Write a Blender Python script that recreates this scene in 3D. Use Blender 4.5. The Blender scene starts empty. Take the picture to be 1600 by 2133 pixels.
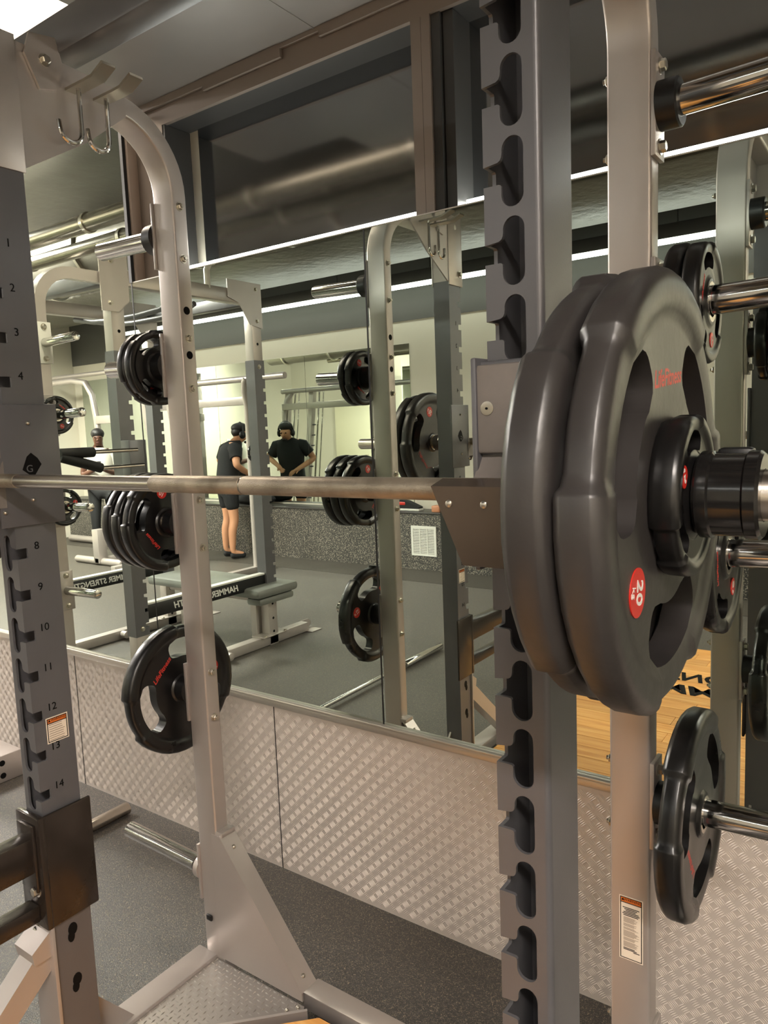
import bpy, bmesh, math, random
from mathutils import Vector, Matrix
from mathutils.geometry import tessellate_polygon
random.seed(7)
C = bpy.context.scene.collection
SC = bpy.context.scene
PI = math.pi

# ------------------------------------------------------------------ camera, world, lights, exposure
F_PX, CAM_POS = 1541.8, (0.0, -1.8193, 1.58)
yaw, pitch, roll = 0.6211, -0.1147, -0.0397
fw = Vector((-math.sin(yaw)*math.cos(pitch), math.cos(yaw)*math.cos(pitch), math.sin(pitch)))
rt = Vector((math.cos(yaw), math.sin(yaw), 0)); up = rt.cross(fw)
rt2 = rt*math.cos(roll)+up*math.sin(roll); up2 = -rt*math.sin(roll)+up*math.cos(roll)
cam = bpy.data.cameras.new('camera'); camo = bpy.data.objects.new('camera', cam); C.objects.link(camo)
cam.sensor_fit = 'HORIZONTAL'; cam.sensor_width = 36; cam.lens = F_PX/1600*36
cam.clip_start = .02; cam.clip_end = 100
camo.matrix_world = Matrix(((rt2.x, up2.x, -fw.x, CAM_POS[0]), (rt2.y, up2.y, -fw.y, CAM_POS[1]), (rt2.z, up2.z, -fw.z, CAM_POS[2]), (0, 0, 0, 1)))
SC.camera = camo
w = bpy.data.worlds.new('room_ambient'); SC.world = w; w.use_nodes = True
w.node_tree.nodes['Background'].inputs[0].default_value = (1, .93, .84, 1)
w.node_tree.nodes['Background'].inputs[1].default_value = 0.10
SC.view_settings.view_transform = 'Standard'; SC.view_settings.look = 'None'
SC.view_settings.exposure = 1.2; SC.view_settings.gamma = 1; SC.view_settings.use_curve_mapping = False
SC.cycles.max_bounces = 14; SC.cycles.glossy_bounces = 8; SC.cycles.diffuse_bounces = 4
SC.cycles.sample_clamp_indirect = 6

def area(name, loc, sx, sy, power, col, rot=(0, 0, 0)):
    l = bpy.data.lights.new(name, 'AREA'); l.shape = 'RECTANGLE'; l.size = sx; l.size_y = sy
    l.energy = power; l.color = col
    o = bpy.data.objects.new(name, l); o.location = loc; o.rotation_euler = rot; C.objects.link(o); return o
WARM = (1, .91, .83); NEUT = (1, .95, .89); COOL = (1, .99, .94)
# fill lamps added out of view, fixtures below; only the last, cream lamp shows
LAMPS = [(1.1, -3.3, 3.30, 1.2, .6, 185, WARM), (2.0, -4.3, 3.30, 1.0, .6, 190, WARM), (-6.3, -.95, 3.36, 1.2, .5, 270, NEUT),
         (-8.2, -2.1, 3.36, 1.6, .4, 190, NEUT), (-9.8, -2.8, 3.30, 1.6, .5, 120, NEUT), (-2.92, -.24, 3.20, 1.1, .5, 8, WARM)]
for i, (x, y, z, sx, sy, p, c) in enumerate(LAMPS):
    area('lamp_light', (x, y, z-.035), sx, sy, p, c)
# the long strip light before the far wall gives its light along its whole length
area('strip_light', (-4.0, -5.0, 3.055), 10.0, .05, 14, COOL, (.35, 0, 0))

# ------------------------------------------------------------------ materials
MATS = {}
def lin(c):
    return tuple(((v/255)/12.92 if v/255 <= .04045 else ((v/255+.055)/1.055)**2.4) for v in c)
def mat(name, rgb, rough=.5, metal=0., spec=.5, emit=None, es=0., bump=0., bscale=60., vary=0., vscale=6., coat=0., stretch=None, detail=3.):
    m = bpy.data.materials.new(name); m.use_nodes = True; nt = m.node_tree; b = nt.nodes['Principled BSDF']
    col = lin(rgb)+(1,)
    b.inputs['Base Color'].default_value = col; b.inputs['Roughness'].default_value = rough
    b.inputs['Metallic'].default_value = metal; b.inputs['Specular IOR Level'].default_value = spec
    b.inputs['Coat Weight'].default_value = coat; b.inputs['Coat Roughness'].default_value = .1
    if emit:
        b.inputs['Emission Color'].default_value = lin(emit)+(1,); b.inputs['Emission Strength'].default_value = es
    tc = nt.nodes.new('ShaderNodeTexCoord'); mp = nt.nodes.new('ShaderNodeMapping')
    nt.links.new(tc.outputs['Object'], mp.inputs['Vector'])
    if stretch: mp.inputs['Scale'].default_value = stretch
    if bump:
        n = nt.nodes.new('ShaderNodeTexNoise'); n.inputs['Scale'].default_value = bscale; n.inputs['Detail'].default_value = detail
        nt.links.new(mp.outputs[0], n.inputs['Vector'])
        bp = nt.nodes.new('ShaderNodeBump'); bp.inputs['Strength'].default_value = bump; bp.inputs['Distance'].default_value = .01
        nt.links.new(n.outputs['Fac'], bp.inputs['Height']); nt.links.new(bp.outputs[0], b.inputs['Normal'])
    if vary:
        n = nt.nodes.new('ShaderNodeTexNoise'); n.inputs['Scale'].default_value = vscale; n.inputs['Detail'].default_value = 5
        nt.links.new(mp.outputs[0], n.inputs['Vector'])
        mx = nt.nodes.new('ShaderNodeMix'); mx.data_type = 'RGBA'
        mx.inputs['A'].default_value = tuple(v*(1-vary) for v in col[:3])+(1,); mx.inputs['B'].default_value = tuple(min(1, v*(1+vary)) for v in col[:3])+(1,)
        nt.links.new(n.outputs['Fac'], mx.inputs['Factor']); nt.links.new(mx.outputs['Result'], b.inputs['Base Color'])
        rr = nt.nodes.new('ShaderNodeMapRange'); rr.inputs['To Min'].default_value = max(.02, rough-.08); rr.inputs['To Max'].default_value = min(1, rough+.08)
        nt.links.new(n.outputs['Fac'], rr.inputs['Value']); nt.links.new(rr.outputs[0], b.inputs['Roughness'])
    MATS[name] = m; return m

silver = mat('silver_paint', (182, 174, 169), .36, .55, vary=.05, vscale=9, bump=.02, bscale=500)
dark = mat('charcoal_paint', (102, 101, 104), .36, .35, vary=.10, vscale=10, bump=.02, bscale=400)
lipm = mat('hook_lip_steel', (98, 86, 76), .2, .6, vary=.1, vscale=12)
wornb = mat('worn_black_steel', (62, 55, 50), .20, .55, vary=.35, vscale=14, bump=.03, bscale=90)
rubber = mat('black_rubber', (52, 49, 48), .37, 0, .55, vary=.25, vscale=9, bump=.04, bscale=70)
rubber2 = mat('black_plate_rubber', (20, 19, 19), .30, 0, .5, vary=.2, vscale=8, bump=.01, bscale=160)
foam = mat('black_foam', (26, 25, 25), .7)
chrome = mat('chrome', (205, 203, 200), .10, 1.)
brushed = mat('brushed_steel', (190, 182, 172), .27, 1., bump=.03, bscale=120, stretch=(.02, 1, 1))
zinc = mat('zinc_bolt', (190, 184, 172), .28, .9)
knurl = None
plastic = mat('grey_wear_pad', (118, 111, 106), .5, 0, vary=.22, vscale=22, bump=.12, bscale=50)
blackp = mat('black_plastic', (20, 20, 21), .4)
glossb = mat('gloss_black_plastic', (24, 23, 23), .16, 0, .6)
redp = mat('red_sticker', (205, 44, 34), .4)
redt = mat('red_lettering', (200, 52, 42), .45)
whitet = mat('white_lettering', (228, 226, 220), .5)
blackt = mat('black_lettering', (12, 11, 11), .7, 0, .15)
white_sticker = mat('white_sticker', (232, 218, 200), .45)
orange = mat('orange_band', (206, 108, 42), .45)
grey_ink = mat('grey_ink', (150, 132, 116), .6)
tread = mat('aluminium_tread_plate', (212, 201, 192), .48, .3, vary=.05, vscale=3)
trimm = mat('aluminium_trim', (205, 199, 190), .32, .8)
steelplate = mat('grey_diamond_plate', (160, 154, 148), .36, .6, vary=.08, vscale=8)
beige = mat('beige_wall', (208, 202, 187), .8, vary=.02, vscale=2)
greyw = mat('grey_wall', (88, 87, 84), .6, vary=.06, vscale=3)
greyc = mat('grey_ceiling', (96, 94, 90), .38, .55, bump=.6, bscale=5, vary=.3, vscale=3, detail=6)
foil = mat('duct_foil', (132, 128, 120), .36, .7, bump=.5, bscale=7, vary=.25, vscale=2.5, detail=5)
foild = mat('dark_duct', (140, 135, 131), .30, .45, bump=.10, bscale=3, vary=.25, vscale=2)
bronze = mat('bronze_frame', (134, 122, 113), .42, .4, vary=.04, vscale=3)
bronzed = mat('dark_frame', (64, 63, 62), .45, .3)
glassd = mat('dark_glass', (168, 171, 174), .085, 1., bump=.012, bscale=3)
mirror = mat('mirror_glass', (214, 222, 213), 0., 1.)
gapm = mat('black_gap', (10, 10, 10), .5)
led2 = mat('far_led_tube', (255, 255, 245), .5, emit=(250, 253, 240), es=3)
led = mat('led_tube', (255, 255, 245), .5, emit=(250, 253, 244), es=10)
lampm = mat('lamp_diffuser', (255, 240, 215), .5, emit=(255, 232, 200), es=5)
white_metal = mat('white_metal', (214, 212, 204), .5)
padm = mat('grey_upholstery', (112, 114, 108), .38, vary=.1, vscale=10)
skin1 = mat('tan_skin', (196, 142, 108), .5)
skin2 = mat('brown_skin', (92, 60, 46), .5)
hairm = mat('black_hair', (22, 18, 17), .5, bump=.3, bscale=90)
cloth_b = mat('black_cloth', (26, 26, 28), .85, bump=.1, bscale=60)
cloth_w = mat('white_cloth', (214, 210, 198), .85, bump=.1, bscale=60)
gold = mat('gold_stripe', (196, 160, 96), .6)
darkt = mat('dark_tights', (20, 20, 22), .7)

def add_nodes(name, build):
    m = bpy.data.materials.new(name); m.use_nodes = True; build(m.node_tree, m.node_tree.nodes['Principled BSDF']); MATS[name] = m; return m
def N(nt, t, **kw):
    n = nt.nodes.new('ShaderNode'+t)
    for k, v in kw.items():
        if k in n.inputs: n.inputs[k].default_value = v
        else: setattr(n, k, v)
    return n
def ramp(nt, stops):
    r = nt.nodes.new('ShaderNodeValToRGB'); e = r.color_ramp.elements
    while len(e) < len(stops): e.new(.5)
    for i, (p, c) in enumerate(stops): e[i].position = p; e[i].color = lin(c)+(1,)
    return r
def rubber_floor(sc, base, fleck, amount, fl2):
    def f(nt, b):
        tc = N(nt, 'TexCoord'); L = nt.links.new
        wv = N(nt, 'TexNoise', Scale=sc*.55, Detail=2); L(tc.outputs['Object'], wv.inputs['Vector'])
        add = N(nt, 'VectorMath', operation='MULTIPLY_ADD'); L(wv.outputs['Color'], add.inputs[0]); add.inputs[1].default_value = (.022,)*3; L(tc.outputs['Object'], add.inputs[2])
        mp = N(nt, 'Mapping'); mp.inputs['Scale'].default_value = (1, 1.9, 1.4); mp.inputs['Rotation'].default_value = (0, 0, .6); L(add.outputs[0], mp.inputs['Vector'])
        v = N(nt, 'TexNoise', Scale=sc, Detail=1.5); L(mp.outputs[0], v.inputs['Vector'])
        r = ramp(nt, [(0, base), (amount, base), (amount+.06, fleck), (1, fl2)]); L(v.outputs['Fac'], r.inputs[0])
        big = N(nt, 'TexNoise', Scale=1.6, Detail=4); L(tc.outputs['Object'], big.inputs['Vector'])
        mr = N(nt, 'MapRange'); mr.inputs['To Min'].default_value = .75; mr.inputs['To Max'].default_value = 1.25; L(big.outputs['Fac'], mr.inputs['Value'])
        mu = N(nt, 'VectorMath', operation='SCALE'); L(r.outputs[0], mu.inputs[0]); L(mr.outputs[0], mu.inputs['Scale'])
        L(mu.outputs[0], b.inputs['Base Color']); b.inputs['Roughness'].default_value = .48; b.inputs['Specular IOR Level'].default_value = .7; b.inputs['Sheen Weight'].default_value = .18; b.inputs['Sheen Roughness'].default_value = .5; b.inputs['Sheen Tint'].default_value = (.9, .86, .78, 1)
        bp = N(nt, 'Bump', Strength=.35, Distance=.004); L(v.outputs['Fac'], bp.inputs['Height']); L(bp.outputs[0], b.inputs['Normal'])
    return f
floorm = add_nodes('rubber_floor', rubber_floor(200, (25, 22, 20), (122, 108, 89), .585, (170, 153, 130)))
ledgem = add_nodes('speckled_rubber', rubber_floor(75, (34, 32, 30), (136, 128, 116), .54, (160, 150, 136)))
def knurl_f(nt, b):
    L = nt.links.new; tc = N(nt, 'TexCoord')
    n = N(nt, 'TexNoise', Scale=420., Detail=2); L(tc.outputs['Object'], n.inputs['Vector'])
    n2 = N(nt, 'TexNoise', Scale=18., Detail=4); L(tc.outputs['Object'], n2.inputs['Vector'])
    r = ramp(nt, [(.3, (134, 124, 110)), (.7, (190, 178, 160))]); L(n2.outputs['Fac'], r.inputs[0]); L(r.outputs[0], b.inputs['Base Color'])
    b.inputs['Metallic'].default_value = .85; b.inputs['Roughness'].default_value = .45
    bp = N(nt, 'Bump', Strength=.5, Distance=.001); L(n.outputs['Fac'], bp.inputs['Height']); L(bp.outputs[0], b.inputs['Normal'])
knurl = add_nodes('knurled_steel', knurl_f)
def wood_f(nt, b):
    L = nt.links.new; tc = N(nt, 'TexCoord'); oi = N(nt, 'ObjectInfo')
    off = N(nt, 'VectorMath', operation='MULTIPLY_ADD'); L(oi.outputs['Random'], off.inputs[0]); off.inputs[1].default_value = (9, 5, 3); L(tc.outputs['Object'], off.inputs[2])
    mp = N(nt, 'Mapping'); mp.inputs['Scale'].default_value = (1.2, 22, 22); L(off.outputs[0], mp.inputs['Vector'])
    n = N(nt, 'TexNoise', Scale=2.2, Detail=6, Distortion=.6); L(mp.outputs[0], n.inputs['Vector'])
    r = ramp(nt, [(.25, (186, 122, 58)), (.5, (216, 156, 84)), (.75, (232, 182, 112))]); L(n.outputs['Fac'], r.inputs[0])
    hsv = N(nt, 'HueSaturation'); L(r.outputs[0], hsv.inputs['Color'])
    mr = N(nt, 'MapRange'); mr.inputs['To Min'].default_value = .82; mr.inputs['To Max'].default_value = 1.12; L(oi.outputs['Random'], mr.inputs['Value']); L(mr.outputs[0], hsv.inputs['Value'])
    L(hsv.outputs[0], b.inputs['Base Color']); b.inputs['Roughness'].default_value = .32; b.inputs['Coat Weight'].default_value = .3
wood = add_nodes('oak_planks', wood_f)

# ------------------------------------------------------------------ mesh helpers
class MB:
    def __init__(self): self.v = []; self.f = []; self.cut = []
    def piece(self): self.cut.append((len(self.v), len(self.f))); return self
    def add(self, vs, fs):
        n = len(self.v); self.v += [tuple(p) for p in vs]; self.f += [tuple(i+n for i in q) for q in fs]
    def box(self, x0, x1, y0, y1, z0, z1, b=0.):
        if x0 > x1: x0, x1 = x1, x0
        if y0 > y1: y0, y1 = y1, y0
        if z0 > z1: z0, z1 = z1, z0
        b = min(b, (x1-x0)/2.1, (y1-y0)/2.1, (z1-z0)/2.1)
        if b <= 0:
            vs = [(x, y, z) for x in (x0, x1) for y in (y0, y1) for z in (z0, z1)]
            self.add(vs, [(0, 1, 3, 2), (4, 6, 7, 5), (0, 4, 5, 1), (2, 3, 7, 6), (0, 2, 6, 4), (1, 5, 7, 3)]); return self
        bm = bmesh.new(); bmesh.ops.create_cube(bm, size=1)
        for q in bm.verts: q.co = Vector(((x0+x1)/2+q.co.x*(x1-x0), (y0+y1)/2+q.co.y*(y1-y0), (z0+z1)/2+q.co.z*(z1-z0)))
        bmesh.ops.bevel(bm, geom=bm.edges[:], offset=b, segments=2, profile=.5, affect='EDGES')
        self.from_bm(bm); return self
    def from_bm(self, bm):
        bm.verts.index_update(); self.add([q.co[:] for q in bm.verts], [[q.index for q in f.verts] for f in bm.faces]); bm.free()
    def prism(self, poly, fn, w0, w1):
        n = len(poly); tri = tessellate_polygon([[Vector((p[0], p[1], 0)) for p in poly]])
        vs = [fn(p[0], p[1], w0) for p in poly]+[fn(p[0], p[1], w1) for p in poly]
        fs = [tuple(t) for t in tri]+[tuple(i+n for i in reversed(t)) for t in tri]
        fs += [(i, (i+1) % n, n+(i+1) % n, n+i) for i in range(n)]
        self.add(vs, fs); return self
    def prism_holes(self, loops, fn, w0, w1):
        flat = [p for l in loops for p in l]; n = len(flat)
        tri = tessellate_polygon([[Vector((p[0], p[1], 0)) for p in l] for l in loops])
        vs = [fn(p[0], p[1], w0) for p in flat]+[fn(p[0], p[1], w1) for p in flat]
        fs = [tuple(t) for t in tri]+[tuple(i+n for i in reversed(t)) for t in tri]
        o = 0
        for l in loops:
            k = len(l)
            fs += [(o+i, o+(i+1) % k, n+o+(i+1) % k, n+o+i) for i in range(k)]; o += k
        self.add(vs, fs); return self
    def lathe(self, prof, o, ax, n=28, cap=True):
        o = Vector(o); ax = Vector(ax).normalized(); a = ax.orthogonal().normalized(); b = ax.cross(a)
        vs = []; fs = []
        for (t, r) in prof:
            for i in range(n):
                th = 2*PI*i/n; vs.append(o+ax*t+(a*math.cos(th)+b*math.sin(th))*r)
        for j in range(len(prof)-1):
            for i in range(n):
                k = (i+1) % n; fs.append((j*n+i, j*n+k, (j+1)*n+k, (j+1)*n+i))
        if cap:
            fs.append(tuple(range(n-1, -1, -1))); fs.append(tuple((len(prof)-1)*n+i for i in range(n)))
        self.add(vs, fs); return self
    def cyl(self, p0, p1, r, n=20, bev=0.):
        p0 = Vector(p0); p1 = Vector(p1); L = (p1-p0).length
        pr = [(0, r), (L, r)] if not bev else [(0, r-bev), (bev*.3, r-bev*.3), (bev, r), (L-bev, r), (L-bev*.3, r-bev*.3), (L, r-bev)]
        return self.lathe(pr, p0, p1-p0, n)
    def tube(self, pts, r, n=12, rs=None, cap=True):
        pts = [Vector(p) for p in pts]; vs = []; fs = []; a = None
        for i, p in enumerate(pts):
            d = (pts[min(i+1, len(pts)-1)]-pts[max(i-1, 0)]).normalized()
            a = d.orthogonal().normalized() if a is None else (a-d*a.dot(d)).normalized()
            b = d.cross(a); rr = rs[i] if rs else r
            for k in range(n):
                th = 2*PI*k/n; vs.append(p+(a*math.cos(th)+b*math.sin(th))*rr)
        for i in range(len(pts)-1):
            for k in range(n):
                q = (k+1) % n; fs.append((i*n+k, i*n+q, (i+1)*n+q, (i+1)*n+k))
        if cap: fs.append(tuple(range(n-1, -1, -1))); fs.append(tuple((len(pts)-1)*n+k for k in range(n)))
        self.add(vs, fs); return self
    def each(self, name, m, parent=None, sharp=35):
        """one object per piece"""
        out = []; cuts = self.cut+[(len(self.v), len(self.f))]
        for (v0, f0), (v1, f1) in zip(cuts, cuts[1:]):
            q = MB(); q.v = self.v[v0:v1]; q.f = [tuple(i-v0 for i in f) for f in self.f[f0:f1]]; out.append(q.build(name, m, parent, sharp))
        return out
    def build(self, name, m, parent=None, sharp=35, **tags):
        if len(self.cut) > 1: return self.each(name, m, parent, sharp)[0]
        off = world_of(parent)
        me = bpy.data.meshes.new(name); me.from_pydata([(x-off.x, y-off.y, z-off.z) for x, y, z in self.v], [], self.f); me.validate(); me.update()
        bm = bmesh.new(); bm.from_mesh(me); bmesh.ops.recalc_face_normals(bm, faces=bm.faces); bm.to_mesh(me); bm.free()
        for p in me.polygons: p.use_smooth = True
        me.set_sharp_from_angle(angle=math.radians(sharp)); me.materials.append(m)
        o = bpy.data.objects.new(name, me); C.objects.link(o)
        if parent: o.parent = parent
        for k, val in tags.items(): o[k] = val
        return o
def world_of(o):
    v = Vector((0, 0, 0))
    while o is not None: v += o.location; o = o.parent
    return v
def thing(name, label, cat, loc=(0, 0, 0), group=None):
    o = bpy.data.objects.new(name, None); C.objects.link(o); o.location = loc; o.empty_display_size = .05
    o['label'] = label; o['category'] = cat
    if group: o['group'] = group
    return o
def tag(o, label, cat, group=None):
    o['label'] = label; o['category'] = cat
    if group: o['group'] = group
    return o
def dup(o, loc=None, label=None, group=None, rot=None, parent=None):
    c = o.copy(); C.objects.link(c); c.parent = parent
    if loc is not None: c.location = loc
    if rot is not None: c.rotation_euler = rot
    if label: c['label'] = label
    if group: c['group'] = group
    for ch in list(o.children): dup(ch, parent=c)
    return c
def text(name, s, size, loc, rot, m, parent=None, shear=0., ext=.0004, align='CENTER', scale=(1, 1, 1), bold=0.):
    cu = bpy.data.curves.new(name, 'FONT'); cu.body = s; cu.size = size; cu.align_x = align; cu.align_y = 'CENTER'
    cu.extrude = ext; cu.shear = shear; cu.offset = bold; cu.resolution_u = 3
    t = bpy.data.objects.new(name, cu); C.objects.link(t)
    dg = bpy.context.evaluated_depsgraph_get(); me = bpy.data.meshes.new_from_object(t.evaluated_get(dg))
    bpy.data.objects.remove(t); bpy.data.curves.remove(cu)
    me.materials.clear(); me.materials.append(m)
    M = rot.to_4x4() @ Matrix.Diagonal(scale+(1,)); M.translation = Vector(loc)-world_of(parent)
    me.transform(M)
    o = bpy.data.objects.new(name, me); C.objects.link(o)
    if parent: o.parent = parent
    return o
def basis(xa, ya):
    xa = Vector(xa); ya = Vector(ya); za = xa.cross(ya)
    return Matrix((xa, ya, za)).transposed()
FACE_PX = basis((0, 1, 0), (0, 0, 1))      # readable from +X
FACE_NY = basis((1, 0, 0), (0, 0, 1))      # readable from -Y
FACE_UP = basis((1, 0, 0), (0, 1, 0))
def hexbolt(mb, p, d, r=.011, h=.009, washer=True, stud=0.):
    mb.piece(); p = Vector(p); d = Vector(d).normalized()
    if washer: mb.lathe([(0, r*1.35), (.0018, r*1.35)], p, d, 18)
    mb.lathe([(.0018, r), (h, r), (h+.0015, r*.8)], p, d, 6)
    if stud: mb.cyl(p+d*h, p+d*(h+stud), r*.5, 10)
    return mb
def domebolt(mb, p, d, r=.009):
    mb.piece(); return mb.lathe([(0, r), (.002, r), (.0045, r*.8), (.006, r*.45), (.0066, r*.1)], p, d, 14)

# ------------------------------------------------------------------ room shell (mirror wall is Y = 0, room towards -Y)
XL, XR, YF, ZC = -11.1, 2.6, -5.22, 3.5
ZM, ZL, ZT = 0.643, 2.159, 2.735
def S(o): o['kind'] = 'structure'; return o
S(MB().box(XL, XR, YF-.1, .25, -.06, 0).build('floor', floorm))
S(MB().box(XL, XR, -4.92, -4.38, 0, .003).build('trim_1', mat('dark_floor_border', (66, 61, 54), .6, vary=.2, vscale=40)))
S(MB().box(XL-.1, XR+.1, YF-.1, .3, ZC, ZC+.1).build('ceiling', greyc))
S(MB().box(XL-.1, XL, YF-.1, .3, 0, ZC).build('wall_left', beige))
S(MB().box(XR, XR+.1, YF-.1, .3, 0, ZC).build('wall_right', beige))
wf = S(MB().box(XL, XR, YF-.1, YF, 0, ZC).build('wall_far', beige))
S(MB().box(XL, XR, YF, YF+.012, 2.74, ZC).build('trim_2', greyw))
S(MB().box(XL, XR, .2, .3, 0, ZC).build('wall_mirror_side', beige))
# wall behind the tread plate, the plain wall left of the mirrors
S(MB().box(-8.2, XR, .012, .2, 0, ZL-.004).build('wall_base', greyw))
S(MB().box(XL, -8.2, -.02, .2, 0, ZC).build('wall_plain', beige))
d1 = MB().box(-9.9, -9.0, -.045, -.02, .0, 2.1, .003).build('door_1', mat('cream_door', (232, 226, 200), .55)); S(d1)
MB().box(-9.12, -9.06, -.10, -.045, 1.0, 1.03, .004).build('handle', zinc, d1)

# mirror panes on the near wall
def pane(x0, x1, z0, z1, y=0.):
    return MB().box(x0, x1, y, y+.006, z0, z1).build('mirror_pane', mirror)
mw = thing('mirror_wall', 'large wall mirror in joined panes above the silver tread plate wainscot', 'mirror', (0, .006, ZM))
JX = -1.3354
for i, (x0, x1, zt) in enumerate([(JX+.0025, XR-.01, ZL), (-2.436, JX-.0025, ZL), (-4.2, -2.441, ZT), (-6.2, -4.204, ZT), (-8.19, -6.204, ZT)]):
    p = pane(x0, x1, ZM, zt); p.parent = mw; p.location = -mw.location
m2 = MB()
m2.piece().box(JX-.0025, JX+.0025, -.001, .004, ZM, ZL)
m2.piece().box(-2.441, -2.436, -.001, .004, ZM, ZL)
m2.build('joint_strip', gapm, mw)
MB().box(-2.441, XR-.01, -.002, .006, ZL, ZL+.003).build('top_channel', trimm, mw)
MB().box(-2.446, -2.430, -.004, .05, ZL, ZT).build('edge_strip', gapm, mw)

# clerestory window above the mirror: bronze frame, dark glass, set back behind the mirror plane
wn = S(MB().box(-2.43, XR, .05, .065, 2.70, ZT+.05).build('window_1', bronze))
def wpart(x0, x1, y0, y1, z0, z1, nm, m): return MB().box(x0, x1, y0, y1, z0, z1).build(nm, m, wn)
wpart(-2.425, -2.262, .05, .17, ZL-.03, 2.70, 'mullion', bronze)
wpart(-2.436, -2.418, .01, .05, ZL, ZT+.02, 'edge_trim', mat('pale_bronze', (190, 172, 158), .4, .4))
wpart(-2.2615, -2.250, .052, .17, ZL-.03, 2.70, 'jamb', bronzed)
for xm in (-1.182, -.02, 1.1):
    wpart(xm, xm+.033, .05, .17, ZL-.03, 2.70, 'mullion', bronze)
    wpart(xm+.034, xm+.062, .05, .17, ZL-.03, 2.70, 'mullion', bronze)
    wpart(xm+.0625, xm+.09, .058, .17, ZL-.03, 2.70, 'jamb', bronzed)
    wpart(xm+.094, xm+.125, .07, .17, ZL-.03, 2.70, 'jamb', bronzed)
wpart(-2.43, XR, .066, .17, 2.702, ZT+.05, 'head_jamb', bronzed)
wpart(-2.2, XR, .165, .175, ZL-.05, ZT, 'glass_pane', glassd)
wpart(-2.43, XR, .012, .20, ZL-.06, ZL-.02, 'sill', bronzed)
for x0, x1, dz in [(-2.43, -2.02, 0), (-2.02, -1.66, -.014), (-1.66, -1.50, .012), (-1.50, XR, -.004)]:
    wpart(x0, x1, .035, .05, ZT+.025+dz, ZT+.055, 'rail_clip', bronze)
# LED line light standing on the sill, and the one before the far wall
def led_bar(x0, x1, y, z, dy, dz, name, label, cap=.0):
    t = thing(name, label, 'light', ((x0+x1)/2, y, z))
    MB().box(x0, x1, y-dy/2, y+dy/2, z, z+dz, .003).build('diffuser', led if not cap else led2, t)
    MB().box(x0, x1, y-dy/2-.006, y+dy/2+.006, z+dz if cap else z-.012, (z+dz+cap) if cap else z, .002).build('housing', zinc if not cap else bronzed, t)
    return t
led_bar(-2.245, -1.185, .12, ZL+.022, .03, .026, 'line_light', 'thin white strip light above the mirror between two window mullions, left section')
led_bar(-1.05, -.025, .12, ZL+.022, .03, .026, 'line_light', 'thin white strip light above the mirror, behind the notched upright and right rear post')
led_bar(.11, 1.09, .12, ZL+.022, .03, .026, 'line_light', 'thin white strip light above the mirror, right end section past the right rear post')
fl = led_bar(-9.5, XR-.8, -5.05, 3.06, .07, .036, 'line_light', 'long white strip light in a dark housing along the far grey wall', .12)
hg = MB()
for i in range(9): hg.piece().cyl((-9.2+i*1.25, -5.05, 3.23), (-9.2+i*1.25, -5.05, ZC), .006, 6)
hg.build('hanger_rod', bronzed, fl)

# wainscot of five-bar tread plate
wt = S(MB().box(-8.19, XR, -.004, .012, 0, .612).build('wall_wainscot', tread))
def bars(x0, x1, z0, z1, pit, nb, L, wdt, h, gap):
    v = []; f = []
    for i in range(int((x1-x0)/pit)+1):
        for j in range(int((z1-z0)/pit)+1):
            cx = x0+i*pit; cz = z0+j*pit; s = 1 if (i+j) % 2 else -1
            ux, uz = math.cos(s*PI/4), math.sin(s*PI/4); nx, nz = -uz, ux
            for k in range(nb):
                o = (k-(nb-1)/2)*gap; bx, bz = cx+nx*o, cz+nz*o
                if not (x0 < bx < x1 and z0+.012 < bz < z1-.012): continue
                n = len(v)
                v += [(bx-ux*L/2, -.004, bz-uz*L/2), (bx-nx*wdt/2, -.004, bz-nz*wdt/2), (bx+ux*L/2, -.004, bz+uz*L/2), (bx+nx*wdt/2, -.004, bz+nz*wdt/2),
                      (bx-ux*L*.28, -.004-h, bz-uz*L*.28), (bx+ux*L*.28, -.004-h, bz+uz*L*.28)]
                f += [(n, n+1, n+4), (n+1, n+2, n+5), (n+1, n+5, n+4), (n+2, n+3, n+5), (n+3, n, n+4), (n+3, n+4, n+5)]
    return v, f
b = MB(); b.v, b.f = bars(-4.2, .9, 0.0, .612, .0266, 5, .0225, .0034, .0011, .0051)
tb = b.build('tread_bars', tread, wt, sharp=60); tb['kind'] = 'stuff'
j = MB()
for xj in (-4.28, -3.05, -1.815, -.58, .65): j.piece().box(xj, xj+.003, -.0055, -.0035, 0, .61)
j.build('panel_joint', gapm, wt)
tr = MB(); tr.box(-8.19, XR, -.012, .006, .612, .634, .002); tr.box(-8.19, XR, -.018, .006, .634, ZM, .003)
S(tr.build('trim_3', trimm))

# far wall: rubber-faced ledge, mirror panes on it, vent
lg = S(MB().box(XL, XR, YF, -4.92, 0, .62).build('wall_ledge', ledgem))
MB().box(XL, XR, YF, -4.905, .62, .640, .004).build('ledge_cap', rubber, lg)
fm = thing('mirror_wall', 'far mirror on the rubber ledge, showing the man from the front', 'mirror', (-6, YF, .66))
xs = [-10.9, -9.3, -7.75, -6.15, -4.6]
for i in range(4): MB().box(xs[i]+.002, xs[i+1]-.002, YF, YF+.006, .66, 2.49).build('mirror_pane', mirror, fm)
g = MB()
for x in xs[1:-1]: g.piece().box(x-.002, x+.002, YF, YF+.0065, .66, 2.49)
g.build('joint_strip', gapm, fm)
vt = thing('wall_vent', 'white louvred vent grille low in the speckled black ledge', 'vent', (-4.30, -4.91, .32))
f = MB(); f.prism_holes([[(-4.46, .16), (-4.14, .16), (-4.14, .49), (-4.46, .49)]]+[[(x0, .185), (x0, .465), (x1, .465), (x1, .185)] for x0, x1 in ((-4.435, -4.353), (-4.343, -4.257), (-4.247, -4.165))], lambda x, z, w_: (x, w_, z), -4.92, -4.908)
f.build('frame', white_metal, vt)
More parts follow.
